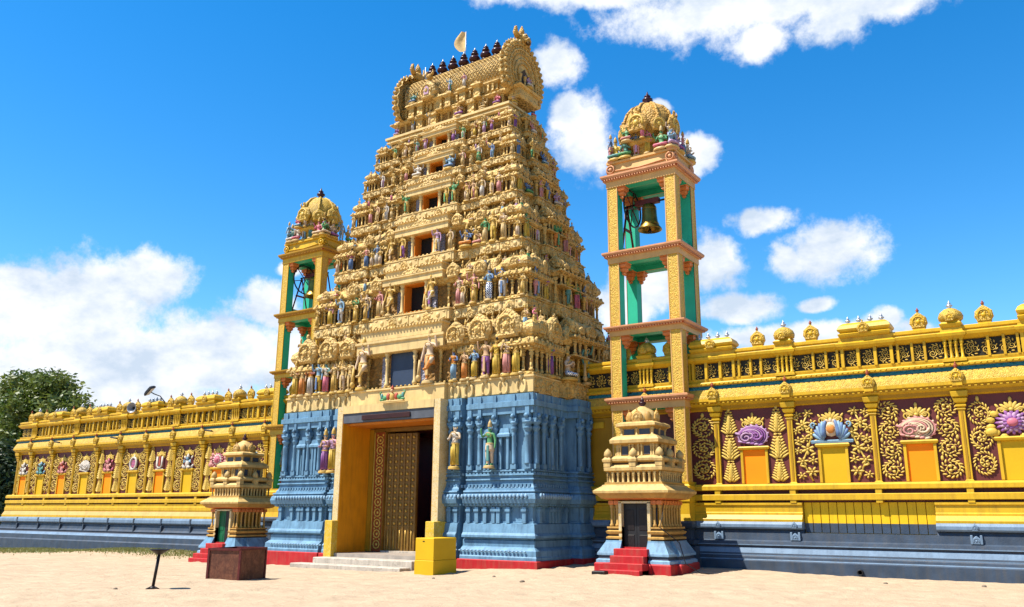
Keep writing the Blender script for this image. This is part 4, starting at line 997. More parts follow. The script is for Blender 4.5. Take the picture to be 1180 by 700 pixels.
# ------------------------------------------------------------------ bell towers
def bell_tower(cx, cy, label, right):
    t = tag(empty('bell_tower', (cx, cy, 0)), label, 'bell tower', 'bell towers flanking the gateway')
    hx, hy, pw = 1.375, .93, .42
    beam, lip, dent = ('peach','salmon','brick_red') if right else ('yellow','yellow_deep','brick_red')
    b = MB()
    b.rsweep(-hx, -hy, hx, hy, [(-.9,.32),(.36,.32),(.38,.26),(.58,.24),(.74,.22),(.76,.10),(.80,.18),(.93,.18),(.95,.05),(1.28,.02),(1.30,.12),(1.36,.15),(1.46,.15),(1.53,.10,'yellow'),(1.56,.09),(1.75,.03),(2.1,.03),(2.16,.06),(2.3,.06),(2.34,.0),(2.48,.0),(2.52,.08),(2.66,.08),(2.72,.02),(2.80,.02)], 'slate_blue')
    b.build('base', t)
    zs = [2.8, 5.30, 8.0, 10.75, 13.75]; th = [.45,.36,.44,.50]
    # corner posts: carved outside, green inside
    for sx in (-1,1):
        for sy in (-1,1):
            p = MB(); xa, xb = sorted((sx*hx, sx*(hx-pw))); ya, yb = sorted((sy*hy, sy*(hy-.40)))
            for z0, z1 in ((2.8,5.3),(5.7,8.0),(8.34,10.75),(11.15,13.75)):
                vs = [(xa,ya,z0),(xb,ya,z0),(xb,yb,z0),(xa,yb,z0),(xa,ya,z1),(xb,ya,z1),(xb,yb,z1),(xa,yb,z1)]
                fr, rt, bk, lf = (0,1,5,4),(1,2,6,5),(2,3,7,6),(3,0,4,7)
                p.add(vs, [fr,rt,bk,lf], ['post_yellow' if sy < 0 else 'green', 'post_yellow' if sx > 0 else 'green', 'post_yellow' if sy > 0 else 'green', 'post_yellow' if sx < 0 else 'green'])
                # rim strips on the carved faces
                for x in (xa, xb-.035): p.box(x, (ya-.012 if sy < 0 else yb-.02), z0, x+.035, (ya+.02 if sy < 0 else yb+.012), z1, beam)
                for y in (ya, yb-.035): p.box((xb-.02 if sx > 0 else xa-.012), y, z0, (xb+.012 if sx > 0 else xa+.02), y+.035, z1, beam)
            p.build('post', t)
    for k, z in enumerate(zs[1:]):
        c = MB(); h = th[k]
        # beams: a hollow frame below, slab rim above
        for sy in (-1,1):
            ya, yb = sorted((sy*(hy+.03), sy*(hy-.40)))
            c.box(-hx-.03, ya, z, hx+.03, yb, z+h*.5, beam); c.box(-hx+.02, (yb if sy < 0 else ya-.006), z+.002, hx-.02, (yb+.006 if sy < 0 else ya), z+h*.5, 'green')
            c.box(-hx+pw, ya+.05, z-.005, hx-pw, yb-.02, z-.001, 'green')
        for sx in (-1,1):
            xa, xb = sorted((sx*(hx+.03), sx*(hx-.44))); c.box(xa, -hy+.398, z, xb, hy-.398, z+h*.5, beam)
            c.box((xb if sx < 0 else xa-.006), -hy+.41, z+.002, (xb+.006 if sx < 0 else xa), hy-.41, z+h*.5, 'green')
            c.box(xa+.05, -hy+.41, z-.005, xb-.02, hy-.41, z-.001, 'green')
        c.rsweep(-hx-.03, -hy-.03, hx+.03, hy+.03, [(z+h*.5,0),(z+h*.52,.05),(z+h*.56,.07,dent),(z+h*.64,.10),(z+h*.68,.13,lip),(z+h*.82,.17),(z+h*.95,.17),(z+h,.10)], lip, capb=False) if k == 3 else c.rsweep(-hx-.03, -hy-.03, hx+.03, hy+.03, [(z+h*.5,0),(z+h*.52,.05),(z+h*.56,.07,dent),(z+h*.64,.10),(z+h*.68,.13,lip),(z+h*.82,.17),(z+h*.95,.17),(z+h,.10)], lip, capb=False)
        c.box(-hx+.1, -hy+.1, z+h*.45, hx-.1, hy-.1, z+h*.49, 'green')
        x = -hx-.05
        while x < hx+.05:
            for sy in (-1,1): c.box(x, sy*(hy+.13)-.03, z+h*.56, x+.05, sy*(hy+.13)+.03, z+h*.66, lip)
            x += .105
        y = -hy-.05
        while y < hy+.05:
            for sx in (-1,1): c.box(sx*(hx+.13)-.03, y, z+h*.56, sx*(hx+.13)+.03, y+.05, z+h*.66, lip)
            y += .105
        c.build('ledge', t)
        # scrolled brackets at the post heads
        for sx in (-1,1):
            for sy in (-1,1):
                r = MB()
                for dx, dy in ((-sx,0),(0,-sy)):
                    x0, y0 = sx*(hx-pw), sy*(hy-.40)
                    px, py = (x0, sy*(hy-.2)) if dx else (sx*(hx-.22), y0)
                    bx_, by_ = px+dx*.11, py+dy*.11
                    r.rsweep(bx_-.07, by_-.07, bx_+.07, by_+.07, [(z-.46,-.05),(z-.40,.0),(z-.34,-.02),(z-.30,.03),(z-.22,.06),(z-.19,.03),(z-.15,.10),(z-.07,.12),(z-.05,.09),(z-.008,.14)], 'orange_bracket')
                    for q in range(4): r.ell((bx_+(.1 if q%2 else -.1)*(1 if q<2 else 0), by_+(.1 if q%2 else -.1)*(0 if q<2 else 1), z-.12), (.05,.05,.06), 'peach', 5, 4)
                r.build('bracket', t)
    # low sill walls, green, inside the bell storey and cross bars
    s = MB()
    for sx in (-1,1): s.box(sx*(hx-.22)-.06, -hy+.4, 11.17, sx*(hx-.22)+.06, hy-.4, 11.55, 'green')
    s.box(-hx+.44, hy-.26, 11.17, hx-.44, hy-.14, 11.5, 'green'); s.build('sill', t)
    # parapet
    p = MB(); m = 'salmon' if right else 'yellow'
    p.rsweep(-hx+.02, -hy+.02, hx-.02, hy-.02, [(14.24,-.05),(14.27,.0),(14.70,-.05),(14.72,.03),(14.80,.03),(14.84,-.06),(14.86,-.2)], 'peach' if right else 'yellow')
    for a in range(4):
        w, d = (hx, hy) if a % 2 == 0 else (hy, hx)
        p.T = Matrix.Rotation(a*PI/2, 4, 'Z')
        for x in (-w+.16, w-.16):
            p.tube([(x+.15*math.cos(q*PI/5), -d-.0, 14.5+.15*math.sin(q*PI/5)) for q in range(10)], .035, m, 5, closed=True); p.ell((x,-d,14.5), (.08,.05,.08), m, 7, 4)
            p.ell((x,-d+.05,14.82), (.16,.10,.12), m, 8, 5)
        p.tube([(-w+.35,-d+.01,14.42),(0,-d+.01,14.36),(w-.35,-d+.01,14.42)], .025, m, 5)
    p.T = I4; p.build('parapet', t)
    # dome
    d = MB(); g = 'stucco_gold' if right else 'cream_carved'
    g = 'stucco_gold' if right else 'gold'
    d.lathe([(.78,14.8),(.78,15.25),(.95,15.30),(1.02,15.42),(.92,15.55),(.72,15.62),(.74,15.70)], g, n=8, rot=PI/8, smooth=False)
    d.lathe([(.72,15.62),(.86,15.78),(.96,16.05),(.94,16.4),(.82,16.75),(.60,17.02),(.38,17.18),(.16,17.22),(.14,17.26)], g, n=16)
    for k in range(8):
        a = k*PI/4; d.T = Matrix.Rotation(a, 4, 'Z')
        d.tube([(0,-(r_+.02),z) for r_, z in ((.88,15.75),(.98,16.05),(.96,16.4),(.84,16.75),(.61,17.03),(.3,17.2))], .06, g, 5)
        if k % 2 == 0:
            d.T = Matrix.Rotation(a, 4, 'Z') @ Matrix.Translation((0,-1.0,15.72)); kudu(d, .42, .14, g, 'gold_relief')
            d.tube([(-.1,-.1,.72),(-.16,-.12,.86),(-.12,-.1,.98)], [.05,.04,.005], g, 5); d.tube([(.1,-.1,.72),(.16,-.12,.86),(.12,-.1,.98)], [.05,.04,.005], g, 5)
        else:
            d.T = Matrix.Rotation(a, 4, 'Z') @ Matrix.Translation((0,-1.0,15.72)); kudu(d, .30, .10, g, 'gold_relief')
    d.T = I4; o = d.build('dome', t)
    f = MB(); finial(f, 0, 0, 17.24, .62, 'kalasha', 10); f.build('pot_finial', t)
    cols = ['s_yellow','s_teal','s_blue','s_rose','s_green','s_sky','s_lilac','s_pink','s_pale','s_purple'] if right else ['s_teal','s_white','s_sky','s_pale','s_rose','s_green','s_pale','s_sky','s_gold','s_purple']
    n = 0
    for a, w, dd in ((0,hx,hy),(1,hy,hx),(3,hy,hx)):
        for x in ((-1.05,-.62,-.18,.28,.85) if a == 0 else (-.75,-.2,.4,.85)):
            T = Matrix.Rotation(a*PI/2, 4, 'Z') @ Vector((x, -dd+.16, 0))
            kd = ('sit','sitp','sit','lady')[n % 4] if n % 5 != 2 else 'king'
            if n % 2: Q = Matrix.Rotation(a*PI/2+rs.uniform(-.1,.1), 4, 'Z') @ Vector((x*.62, -1.02, 0)); statue(t, 'sit' if n % 4 == 1 else 'lady', Q.x, Q.y, 15.42, .95 if n % 4 == 1 else .72, a*PI/2, cols[(n+3) % 10], cols[(n*3+4) % 10], cols[(n+6) % 10])
            statue(t, kd, T.x, T.y, 14.84, 1.28 if 'sit' in kd else 1.0, a*PI/2+rs.uniform(-.3,.3), cols[n % 10], cols[(n*3+1) % 10], cols[(n*7+2) % 10]); n += 1
    return t
bell_tower(-12.53, 28.05, 'open bell tower with salmon ledges, a large bronze bell in view at its top', True)
bell_tower(-30.78, 28.25, 'open bell tower with yellow ledges, partly hidden behind the cream gateway tower', False)
def bell(cx, cy, z, label, bx=.0):
    t = tag(empty('bell', (cx, cy, 0)), label, 'bell', 'bells hanging in the towers')
    b = MB(); b.lathe([(.02,z+1.0),(.22,z+.98),(.27,z+.90),(.285,z+.55),(.31,z+.32),(.36,z+.16),(.44,z+.05),(.46,z),(.43,z-.01),(.34,z+.14),(.27,z+.35)], 'bronze', (bx,0,0), 24, cap=False)
    for q in (.20,.24,.82): 
        rr = np.interp(q, [.05,.16,.32,.55,.9], [.44,.36,.31,.285,.27]); b.lathe([(rr,z+q-.012),(rr+.015,z+q),(rr,z+q+.012)], 'bronze', (bx,0,0), 24, cap=False)
    b.build('bell_body', t)
    c = MB(); c.tube([(bx,0,z+.8),(bx,0,z+.0)], .025, 'iron', 6); c.ell((bx,0,z-.05), (.075,.075,.09), 'iron', 8, 6); c.build('clapper', t)
    h = MB(); h.bbox(bx-.55, -.10, z+1.02, bx+.42, .10, z+1.24, 'iron_red', .02); h.tube([(bx-1.0,0,z+1.1),(bx+.95,0,z+1.1)], .04, 'iron', 6)
    for q in (-.12,.12): h.tube([(bx+q,0,z+.96),(bx+q,0,z+1.04)], .04, 'iron', 6)
    h.build('headstock', t)
    w = MB(); wx = bx-.70
    w.tube([(wx, .72*math.cos(2*PI*k/28), z+1.1+.72*math.sin(2*PI*k/28)-.12) for k in range(28)], .035, 'iron', 6, closed=True)
    for k in range(6): w.tube([(wx,0,z+.98),(wx,.72*math.cos(PI*k/3+.3),z+.98+.72*math.sin(PI*k/3+.3))], .022, 'iron_red', 5)
    w.build('wheel', t)
    for x in (bx-.92, bx+.90):
        f = MB()
        for q in (-1,1): f.tube([(x,q*.55,z-.85),(x,0,z+1.08)], .045, 'iron_red', 4)
        f.box(x-.05, -.6, z-.87, x+.05, .6, z-.80, 'iron_red'); f.box(x-.04,-.3,z+.1,x+.04,.3,z+.17,'iron_red'); f.build('frame', t)
bell(-12.62, 28.05, 12.14, 'large bronze bell hanging in the bell tower with salmon ledges', .0)
bell(-30.85, 28.25, 12.10, 'bell with dark spoked wheel hanging in the bell tower with yellow ledges', .0)

# ------------------------------------------------------------------ compound walls
YW = 27.8
def spiral(mb, cx, cz, r, turns, d, m, th=.03, a0=0, n=22, y=-.03):
    pts = []; rad = []
    for k in range(n):
        t = k/(n-1); a = a0 + d*2*PI*turns*t; q = r*(1-.85*t); pts.append((cx+q*math.cos(a), y-.02*t, cz+q*math.sin(a))); rad.append(th*(1-.5*t))
    mb.tube(pts, rad, m, 5)
GR = 'gold_relief'
def leaf(mb, x, z, l, w, a, m, y=-.035, t=.03):
    if m == GR: l *= 1.05; w *= .92; t *= .8
    mb.ell((x+.5*l*math.cos(a), y, z+.5*l*math.sin(a)), (l*.55, t, w*.5), m, 7, 4, Matrix.Rotation(-a, 3, 'Y'))
GR = 'gold_relief'
def orn_cone(mb, h):           # stacked leaf vase
    z = 0
    for seg, (hh, w) in enumerate(((.30*h,.20),(.36*h,.25),(.34*h,.21))):
        n = 8
        for k in range(n):
            t = k/(n-1); ww = w*(1.05-.75*t); zz = z+hh*t*.9
            for s in (-1,1): leaf(mb, s*.03, zz, ww*1.15, .075, R(38) if s > 0 else R(142), GR); leaf(mb, s*.02, zz+.02, ww*.6, .06, R(65) if s > 0 else R(115), GR, -.055)
        mb.ell((0,-.05,z+hh*.45), (.06,.05,hh*.42), GR, 7, 5); z += hh
    leaf(mb, 0, z-.06, .2, .1, PI/2, GR)
def orn_chain(mb, h):          # column of curls
    n = 4; s = h/n
    for k in range(n):
        d = 1 if k % 2 else -1; zc = s*(k+.5)
        spiral(mb, 0, zc, .21, 1.6, d, GR, .024, R(90))
        
        for q in range(15):
            a = 2*PI*q/15+.3; leaf(mb, .20*math.cos(a), zc+.20*math.sin(a)*1.05, .11, .055, a+d*1.0, GR)
            if q % 2: leaf(mb, .13*math.cos(a), zc+.13*math.sin(a), .07, .04, a-d*.8, GR, -.05)
        for q in range(3): a = 2*PI*q/3; mb.ell((.07*math.cos(a),-.06,zc+.07*math.sin(a)), (.045,.035,.045), GR, 6, 4)
        leaf(mb, d*.2, zc+s*.38, .14, .08, PI/2, GR)
def orn_flower(mb, h):         # loose sprays of blossoms
    for x, z, r in ((-.12,.12*h,.13),(.10,.26*h,.12),(-.05,.42*h,.15),(.16,.53*h,.11),(-.17,.62*h,.13),(.05,.74*h,.14),(-.1,.9*h,.11),(.16,.88*h,.09),(.14,.07*h,.09),(-.16,.27*h,.1),(.2,.40*h,.09),(.0,.56*h,.1),(.2,.67*h,.1),(-.2,.76*h,.1)):
        for q in range(6): a = 2*PI*q/6+x*9; leaf(mb, x+.03*math.cos(a), z+.03*math.sin(a), r, r*.55, a, GR)
        mb.ell((x,-.07,z), (.035,.03,.035), GR, 6, 4)
    mb.tube([(-.12,-.02,.0),(.10,-.02,.26*h),(-.05,-.02,.42*h),(-.17,-.02,.62*h),(.05,-.02,.74*h),(-.1,-.02,.9*h)], .025, GR, 5)
    for x, z, a in ((.02,.18*h,.4),(-.1,.33*h,2.6),(.08,.48*h,.2),(-.2,.52*h,2.8),(-.02,.66*h,2.4),(.14,.8*h,.7)): leaf(mb, x, z, .16, .07, a, GR)
def orn_vine(mb, h):           # broad S scroll
    for k in range(3):
        d = 1 if k % 2 else -1; zc = h*(.18+.30*k)
        spiral(mb, .03*d, zc, .24, 1.5, d, GR, .028, R(-90))
        
        for q in range(19):
            a = 2*PI*q/19; leaf(mb, .23*math.cos(a), zc+.27*math.sin(a), .12, .055, a+d*1.1, GR)
            if q % 2: leaf(mb, .15*math.cos(a), zc+.16*math.sin(a), .08, .045, a-d*.9, GR, -.05)
        for q in range(5): a = 2*PI*q/5; leaf(mb, .02*math.cos(a), zc+.02*math.sin(a), .10, .06, a, GR, -.06)
    leaf(mb, 0, h*.92, .16, .1, PI/2, GR)
def mk(fn, h, name):
    b = MB(); fn(b, h); return b.mesh(name)
HORN = 2.35
ORN = dict(cone=mk(orn_cone,HORN,'scrollwork'), chain=mk(orn_chain,HORN,'scrollwork'), flower=mk(orn_flower,HORN,'scrollwork'), vine=mk(orn_vine,HORN,'scrollwork'))
def crown_orn():
    b = MB()
    for k in range(7):
        a = R(20+140*k/6); leaf(b, .05*math.cos(a), .05*math.sin(a), .30, .12, a, GR)
    for s in (-1,1): spiral(b, s*.24, .04, .13, 1.3, s, GR, .03, R(-90)); leaf(b, s*.3, .12, .16, .08, R(90-30*s), GR)
    b.ell((0,-.06,.06), (.07,.05,.07), GR, 7, 5); leaf(b, 0, .30, .18, .1, PI/2, GR)
    return b.mesh('crown_relief')
CROWN = crown_orn()
def em_swirl(c1, c2):
    b = MB()
    for k in range(7): b.tube([((.44-.05*k)*math.cos(a)-.02*k, -.06-.012*k, .36+(.36-.043*k)*math.sin(a)) for a in [R(-75+ (290-22*k)*q/18) for q in range(19)]], [.012]+[.030]*17+[.012], c1 if k % 3 else c2, 5)
    for q in range(13): a = R(-60+250*q/12); leaf(b, .40*math.cos(a), .36+.34*math.sin(a), .13, .075, a+.9, c2 if q % 2 else c1, -.05)
    b.ell((-.02,-.02,.34), (.36,.06,.30), c1, 14, 6)
    spiral(b, -.20, .30, .20, 1.5, 1, c2, .045, 0, 20, -.09); spiral(b, .12, .36, .17, 1.3, -1, c1, .045, 0, 20, -.12)
    for q in range(6): leaf(b, .3-.12*q, .06+.015*q, .16, .09, R(200-8*q), c2 if q % 2 else c1, -.09)
    leaf(b, -.36, .40, .2, .1, R(150), c2, -.09)
    return b
def em_lotus(c1, c2, c3):
    b = MB()
    for s in (-1,1):
        for k in range(6):
            a0 = 8+15*k
            b.tube([(s*((.16+.055*k*0)+q*.30*math.cos(R(a0+20*q))+.02), -.05-.012*k, .10+ .42*q*math.sin(R(a0+12*q))+.012*k) for q in (0,.35,.7,1)], [.06,.065,.05,.03], c1 if k % 2 == 0 else c2, 6)
        spiral(b, s*.42, .48, .08, 1.1, s, c1, .03, R(-90), 12, -.08)
    b.ell((0,-.06,.36), (.19,.08,.20), c3, 12, 6); b.ell((0,-.12,.36), (.11,.06,.12), 's_orange', 10, 5)
    for k in range(9): a = R(180*k/8); leaf(b, .15*math.cos(a), .36+.16*math.sin(a), .12, .09, a, c3, -.07)
    b.rsweep(-.5,-.08,.5,0, [(0,.0),(.06,.02),(.08,-.01)], c1, (1,1,1,0))
    return b
def em_flower(c1, c2, c3):
    b = MB()
    for r_, n, m, y in ((.42,16,c1,-.05),(.33,14,c3,-.08),(.24,11,c1,-.11)):
        for k in range(n): a = 2*PI*k/n; leaf(b, .2*r_*math.cos(a), .42+.2*r_*math.sin(a), r_*.75, .11, a, m, y)
    b.ell((0,-.12,.42), (.14,.08,.14), 's_rose', 10, 5)
    for s in (-1,1):
        for k in range(5): a = R(90-s*(50+26*k)); leaf(b, .40*math.cos(a), .40+.36*math.sin(a), .22, .2, a, c2, -.03)
        b.ell((s*.5,-.04,.14), (.16,.07,.14), c2, 8, 5)
    return b
def em_figure(c1, c2, c3):
    b = MB()
    b.ell((0,-.08,.26), (.15,.08,.22), c1, 9, 6); b.ell((0,-.1,.56), (.10,.08,.11), c2, 8, 6); b.lathe([(.11,.62),(.09,.68),(.06,.78),(.0,.88)], c3, (0,-.06,0), 8)
    for s in (-1,1):
        b.tube([(s*.12,-.09,.42),(s*.28,-.1,.32),(s*.22,-.12,.5)], [.05,.045,.03], c2, 6); b.tube([(s*.05,-.1,.10),(s*.28,-.12,.07),(s*.05,-.14,.04)], [.08,.075,.05], c1, 6)
        leaf(b, s*.25, .06, .24, .14, R(90-50*s), c3, -.05); leaf(b, s*.2, .55, .2, .12, R(90-40*s), c3, -.04)
    b.ell((0,-.04,.03), (.42,.08,.06), c3, 10, 4)
    return b
def em_ring(c1, c2):
    b = MB()
    b.tube([(.26*math.cos(a), -.07, .42+.36*math.sin(a)) for a in [2*PI*k/18 for k in range(18)]], .065, c1, 6, closed=True)
    for k in range(5): b.box(-.16, -.08, .20+.09*k, .16, -.03, .245+.09*k, c2)
    b.ell((0,-.03,.42), (.22,.05,.32), 's_purple', 10, 5); leaf(b, 0, .78, .18, .12, PI/2, c1)
    for s in (-1,1): leaf(b, s*.1, .02, .25, .12, R(90-70*s), c1)
    return b
def em_u():
    b = MB(); b.tube([(-.2,-.08,.75),(-.2,-.08,.22),(-.1,-.08,.1),(.1,-.08,.1),(.2,-.08,.22),(.2,-.08,.75)], .055, 's_white', 6); b.box(-.05,-.1,.2,.05,-.05,.78,'s_red'); b.box(-.3,-.08,0,.3,-.02,.05,'s_white'); return b
EM = dict(purple=em_swirl('s_purple','s_lilac'), lotus=em_lotus('s_sky','s_blue','s_pale'), pink=em_swirl('s_pale','s_pink'), violet=em_flower('s_purple','s_yellow','s_lilac'), white=em_figure('s_white','s_white','s_white'), teal=em_figure('s_teal','s_teal','s_sky'),
          redfig=em_figure('s_pink','s_red','s_pink'), swan=em_swirl('s_white','s_white'), rosefig=em_figure('s_pink','s_pink','s_rose'), ring=em_ring('s_white','s_rose'), u=em_u(), whitefl=em_figure('s_white','s_sky','s_white'), magenta=em_flower('s_rose','s_pink','s_white'))
EM = {k: v.mesh('emblem') for k, v in EM.items()}
def pilaster_mesh():
    b = MB()
    b.bbox(-.085,-.09,0,.085,0,2.05,'yellow',.015); b.box(-.03,-.105,.08,.03,-.085,1.98,'yellow_deep')
    b.rsweep(-.085,-.09,.085,0, [(-.06,.03),(.0,.03),(.03,0)], 'yellow', (1,1,1,0)); 
    b.rsweep(-.09,-.09,.09,0, [(2.0,0),(2.04,.03),(2.08,0),(2.12,.05),(2.16,.05),(2.19,0),(2.24,.07),(2.34,.10),(2.36,.03),(2.40,.12),(2.52,.14),(2.55,.14)], 'yellow', (1,1,1,0))
    return b.mesh('pilaster')
PIL = pilaster_mesh()
def niche_mesh(pm):
    b = MB(); b.box(-.37,-.02,0,.37,-.005,1.08,pm)
    for s in (-1,1): xa, xb = sorted((s*.37,s*.45)); b.bbox(xa,-.08,0,xb,0,1.08,'yellow',.012)
    b.rsweep(-.47,-.09,.47,0,[(1.08,-.02),(1.10,.03),(1.16,.05),(1.20,.02)],'yellow',(1,1,1,0)); return b.mesh('niche')
NICHE = dict(o=niche_mesh('orange_panel'), y=niche_mesh('yellow_panel'))
def kudu_mesh(r):
    b = MB(); kudu(b, r, .14, 'gold', 'yellow'); b.box(-.7*r,-.12,-.08,.7*r,.0,.0,'yellow'); finial(b, 0, -.07, 2.1*r, .16, 'brick_red', 6); return b.mesh('arch_medallion')
KUD = kudu_mesh(.24); KUDS = kudu_mesh(.15)
def dome_mesh():
    b = MB(); b.rsweep(-.26,-.26,.26,.26,[(-.05,0),(.0,.03),(.05,.05),(.08,0),(.14,-.03),(.16,.0)],'yellow')
    b.lathe([(.24,.14),(.33,.20),(.35,.30),(.30,.42),(.18,.52),(.08,.56)],'gold',n=12); 
    b.T = Matrix.Translation((0,-.30,.12)); kudu(b,.13,.06,'gold','yellow'); b.T = I4
    finial(b,0,0,.54,.28,'silver',8); return b.mesh('small_dome')
DOME = dome_mesh()
def wagon_mesh():
    b = MB(); b.rsweep(-.72,-.28,.72,.28,[(-.05,0),(.0,.04),(.06,.06),(.10,.0)],'yellow'); 
    b.rsweep(-.70,-.26,.70,.26,[(.10,.0),(.16,.07),(.22,.09),(.34,.03),(.42,-.08),(.44,-.16)],'yellow')
    b.T = Matrix.Translation((0,-.34,.05)); kudu(b,.17,.07,'gold','yellow'); b.T = I4
    for x in (-.5,-.17,.17,.5): finial(b,x,0,.43,.26,'silver',6)
    return b.mesh('wagon_roof')
WAG = wagon_mesh()
def wall(x0, x1, label, pils, kinds, bays, left):
    t = tag(empty('compound_wall', (0,0,0)), label, 'temple wall', 'compound walls beside the gateway')
    sd = (1,0,1,0) if left else (0,1,1,0); Yb = YW+.6
    m = MB()
    if left:
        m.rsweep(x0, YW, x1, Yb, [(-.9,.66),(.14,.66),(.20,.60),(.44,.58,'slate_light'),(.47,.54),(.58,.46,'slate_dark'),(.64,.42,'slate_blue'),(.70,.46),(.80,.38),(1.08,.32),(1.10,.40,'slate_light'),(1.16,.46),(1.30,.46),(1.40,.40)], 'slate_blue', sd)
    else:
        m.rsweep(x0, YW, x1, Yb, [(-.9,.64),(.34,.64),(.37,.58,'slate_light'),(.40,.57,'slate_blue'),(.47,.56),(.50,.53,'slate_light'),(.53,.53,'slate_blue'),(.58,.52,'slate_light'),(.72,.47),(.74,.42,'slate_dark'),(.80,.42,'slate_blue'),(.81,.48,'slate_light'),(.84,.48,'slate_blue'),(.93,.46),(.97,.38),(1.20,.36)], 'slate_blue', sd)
        for xa, xb in ((x0,-7.6),(-3.85,x1)): m.rsweep(xa, YW, xb, Yb, [(1.20,.34),(1.28,.30),(1.31,.40,'slate_light'),(1.36,.44),(1.45,.44),(1.53,.38)], 'slate_blue', sd if xb == x1 else (0,0,1,0))
    m.build('plinth', t)
    if left:
        pl = MB(); x = x0-.2
        for px in pils: 
            for z, o, h in ((.72,.46,.3),(1.10,.48,.28)): pl.bbox(px-.05, YW-o, z, px+.05, YW-.3, z+h, 'slate_blue', .01)
        pl.build('plinth_rib', t)
    else:
        for k, px in enumerate([p for p in pils if not (-7.2 < p < -4)]):
            pl = MB(); pl.T = Matrix.Translation((px+.02,YW-.38,.97)); kudu(pl,.11,.06,'slate_light','slate_light',tip=False); pl.T = Matrix.Translation((px+.02,YW-.43,1.33)); kudu(pl,.09,.05,'slate_light','slate_light'); pl.T = I4
            for s in (-1,1): pl.bbox(px+.02+s*.12-.03, YW-.44, .97, px+.02+s*.12+.03, YW-.36, 1.22, 'slate_light', .01)
            pl.build('plinth_medallion', t)
    m = MB(); dz = -.13 if left else 0
    def lo(z): return z+dz if z < 2 else z
    YP = [(1.53,.36),(1.60,.37),(1.74,.27),(1.80,.27),(1.83,.24,'yellow'),(2.02,.24),(2.05,.28),(2.12,.28)]
    if left: YP = [(1.40,.38),(1.52,.38,'peach'),(1.74,.28,'yellow'),(1.80,.30),(1.96,.30),(2.0,.26),(2.12,.28)]
    for xa, xb in (((x0,x1),) if left else ((x0,-7.6),(-3.85,x1))):
        m.rsweep(xa, YW, xb, Yb, YP, 'yellow', sd if left or xb == x1 else (0,0,1,0))
    m.rsweep(x0, YW, x1, Yb, [(2.12,.06,'maroon'),(2.18,.06,'yellow'),(2.19,.30),(2.20,.32),(2.36,.32),(2.38,.30,'maroon'),(2.385,.06),(2.50,.06,'yellow'),(2.505,.30),(2.52,.32),(2.64,.32),(2.70,.26),(2.71,.10)], 'yellow', sd)
    for px in pils: m.bbox(px-.09, YW-.30, 2.10, px+.09, YW, 2.52, 'yellow', .01)
    m.build('railing_moulding', t)
    if not left:
        r = MB(); r.box(-7.6, YW-.06, 1.18, -3.85, YW+.3, 2.13, 'yellow'); r.build('sunk_panel', t)
        n = 15; w = 3.72/n
        for k in range(n):
            bd = MB(); x = -7.585+w*k
            bd.box(x+.012, YW-.12, 1.22, x+w-.012, YW-.06, 1.50, 'slate_blue', 0, .0); bd.box(x+.012, YW-.12, 1.50, x+w-.012, YW-.06, 2.12, 'yellow_board'); bd.build('board', t)
    f = MB(); f.rsweep(x0+.02, YW, x1, Yb, [(2.7,0),(5.42,0)], 'maroon', sd); f.build('wall_face', t)
    c = MB()
    c.rsweep(x0, YW, x1, Yb, [(5.16,.02),(5.20,.10,'yellow_deep'),(5.30,.14,'yellow'),(5.34,.20),(5.38,.22,'yellow_deep'),(5.44,.26,'yellow'),(5.46,.29),(5.56,.29,'gold'),(5.62,.27),(5.72,.23),(5.82,.18),(5.88,.14,'teal_strip'),(6.00,.13,'yellow'),(6.01,.20),(6.03,.22),(6.09,.22),(6.12,.20),(6.14,.12)], 'yellow', sd)
    x = x0
    while x < x1: c.box(x, YW-.27, 5.385, x+.07, YW-.18, 5.425, 'yellow'); c.ell((x+.07, YW-.23, 6.06), (.03,.03,.03), 'yellow', 4, 3); x += .16
    c.build('cornice', t)
    # balustrade
    b = MB(); b.rsweep(x0+.05, YW, x1, Yb-.1, [(6.13,.08),(6.22,.10),(6.26,.10),(6.27,.0,'screen_dark'),(6.80,.0,'yellow'),(6.81,.08),(6.84,.12),(6.92,.22),(7.0,.24),(7.03,.16),(7.08,.14),(7.10,.18),(7.18,.18),(7.22,.08)], 'yellow', sd)
    pitch = pils[1]-pils[0]
    for k, px in enumerate(pils):
        if kinds[k] == 'd':
            for q in (-.22,-.07,.07,.22): colonette(b, px+q, YW-.14, 6.22, 6.84, .045, 'yellow')
            b.rsweep(px-.28, YW-.20, px+.28, YW, [(6.14,.04),(6.22,.04),(6.24,0),(6.26,-.1)], 'yellow', (1,1,1,0)); b.rsweep(px-.28, YW-.20, px+.28, YW, [(6.82,0),(6.90,.08),(6.98,.10),(7.04,.02),(7.22,.0)], 'yellow', (1,1,1,0)); fr = (.30,)
        else:
            for q in (-.72,-.25,.25,.72): b.bbox(px+q-.045, YW-.14, 6.24, px+q+.045, YW, 6.84, 'yellow', .01)
            b.rsweep(px-.78, YW-.16, px+.78, YW, [(6.82,0),(6.90,.08),(6.98,.10),(7.04,.02),(7.22,.0)], 'yellow', (1,1,1,0)); fr = (.72,)
    xs = np.arange(x0+.3, x1-.1, .47)
    for x in xs:
        for q in range(3): spiral(b, x+(-.09,.09,0)[q], 6.45+(.0,.05,.16)[q], .11, 1.6, 1 if q % 2 else -1, GR, .015, q*2, 16, YW-.03)
        for q in range(11): leaf(b, x+.16*math.cos(q*.571), 6.52+.19*math.sin(q*.571), .085, .04, q*.571+1.1, GR, YW-.03, .015)
    for k in range(len(pils)-1):
        for q in (.36,.52,.66): b.bbox(pils[k]+pitch*q-.035, YW-.12, 6.24, pils[k]+pitch*q+.035, YW, 6.84, 'yellow', .01)
    b.build('balustrade', t)
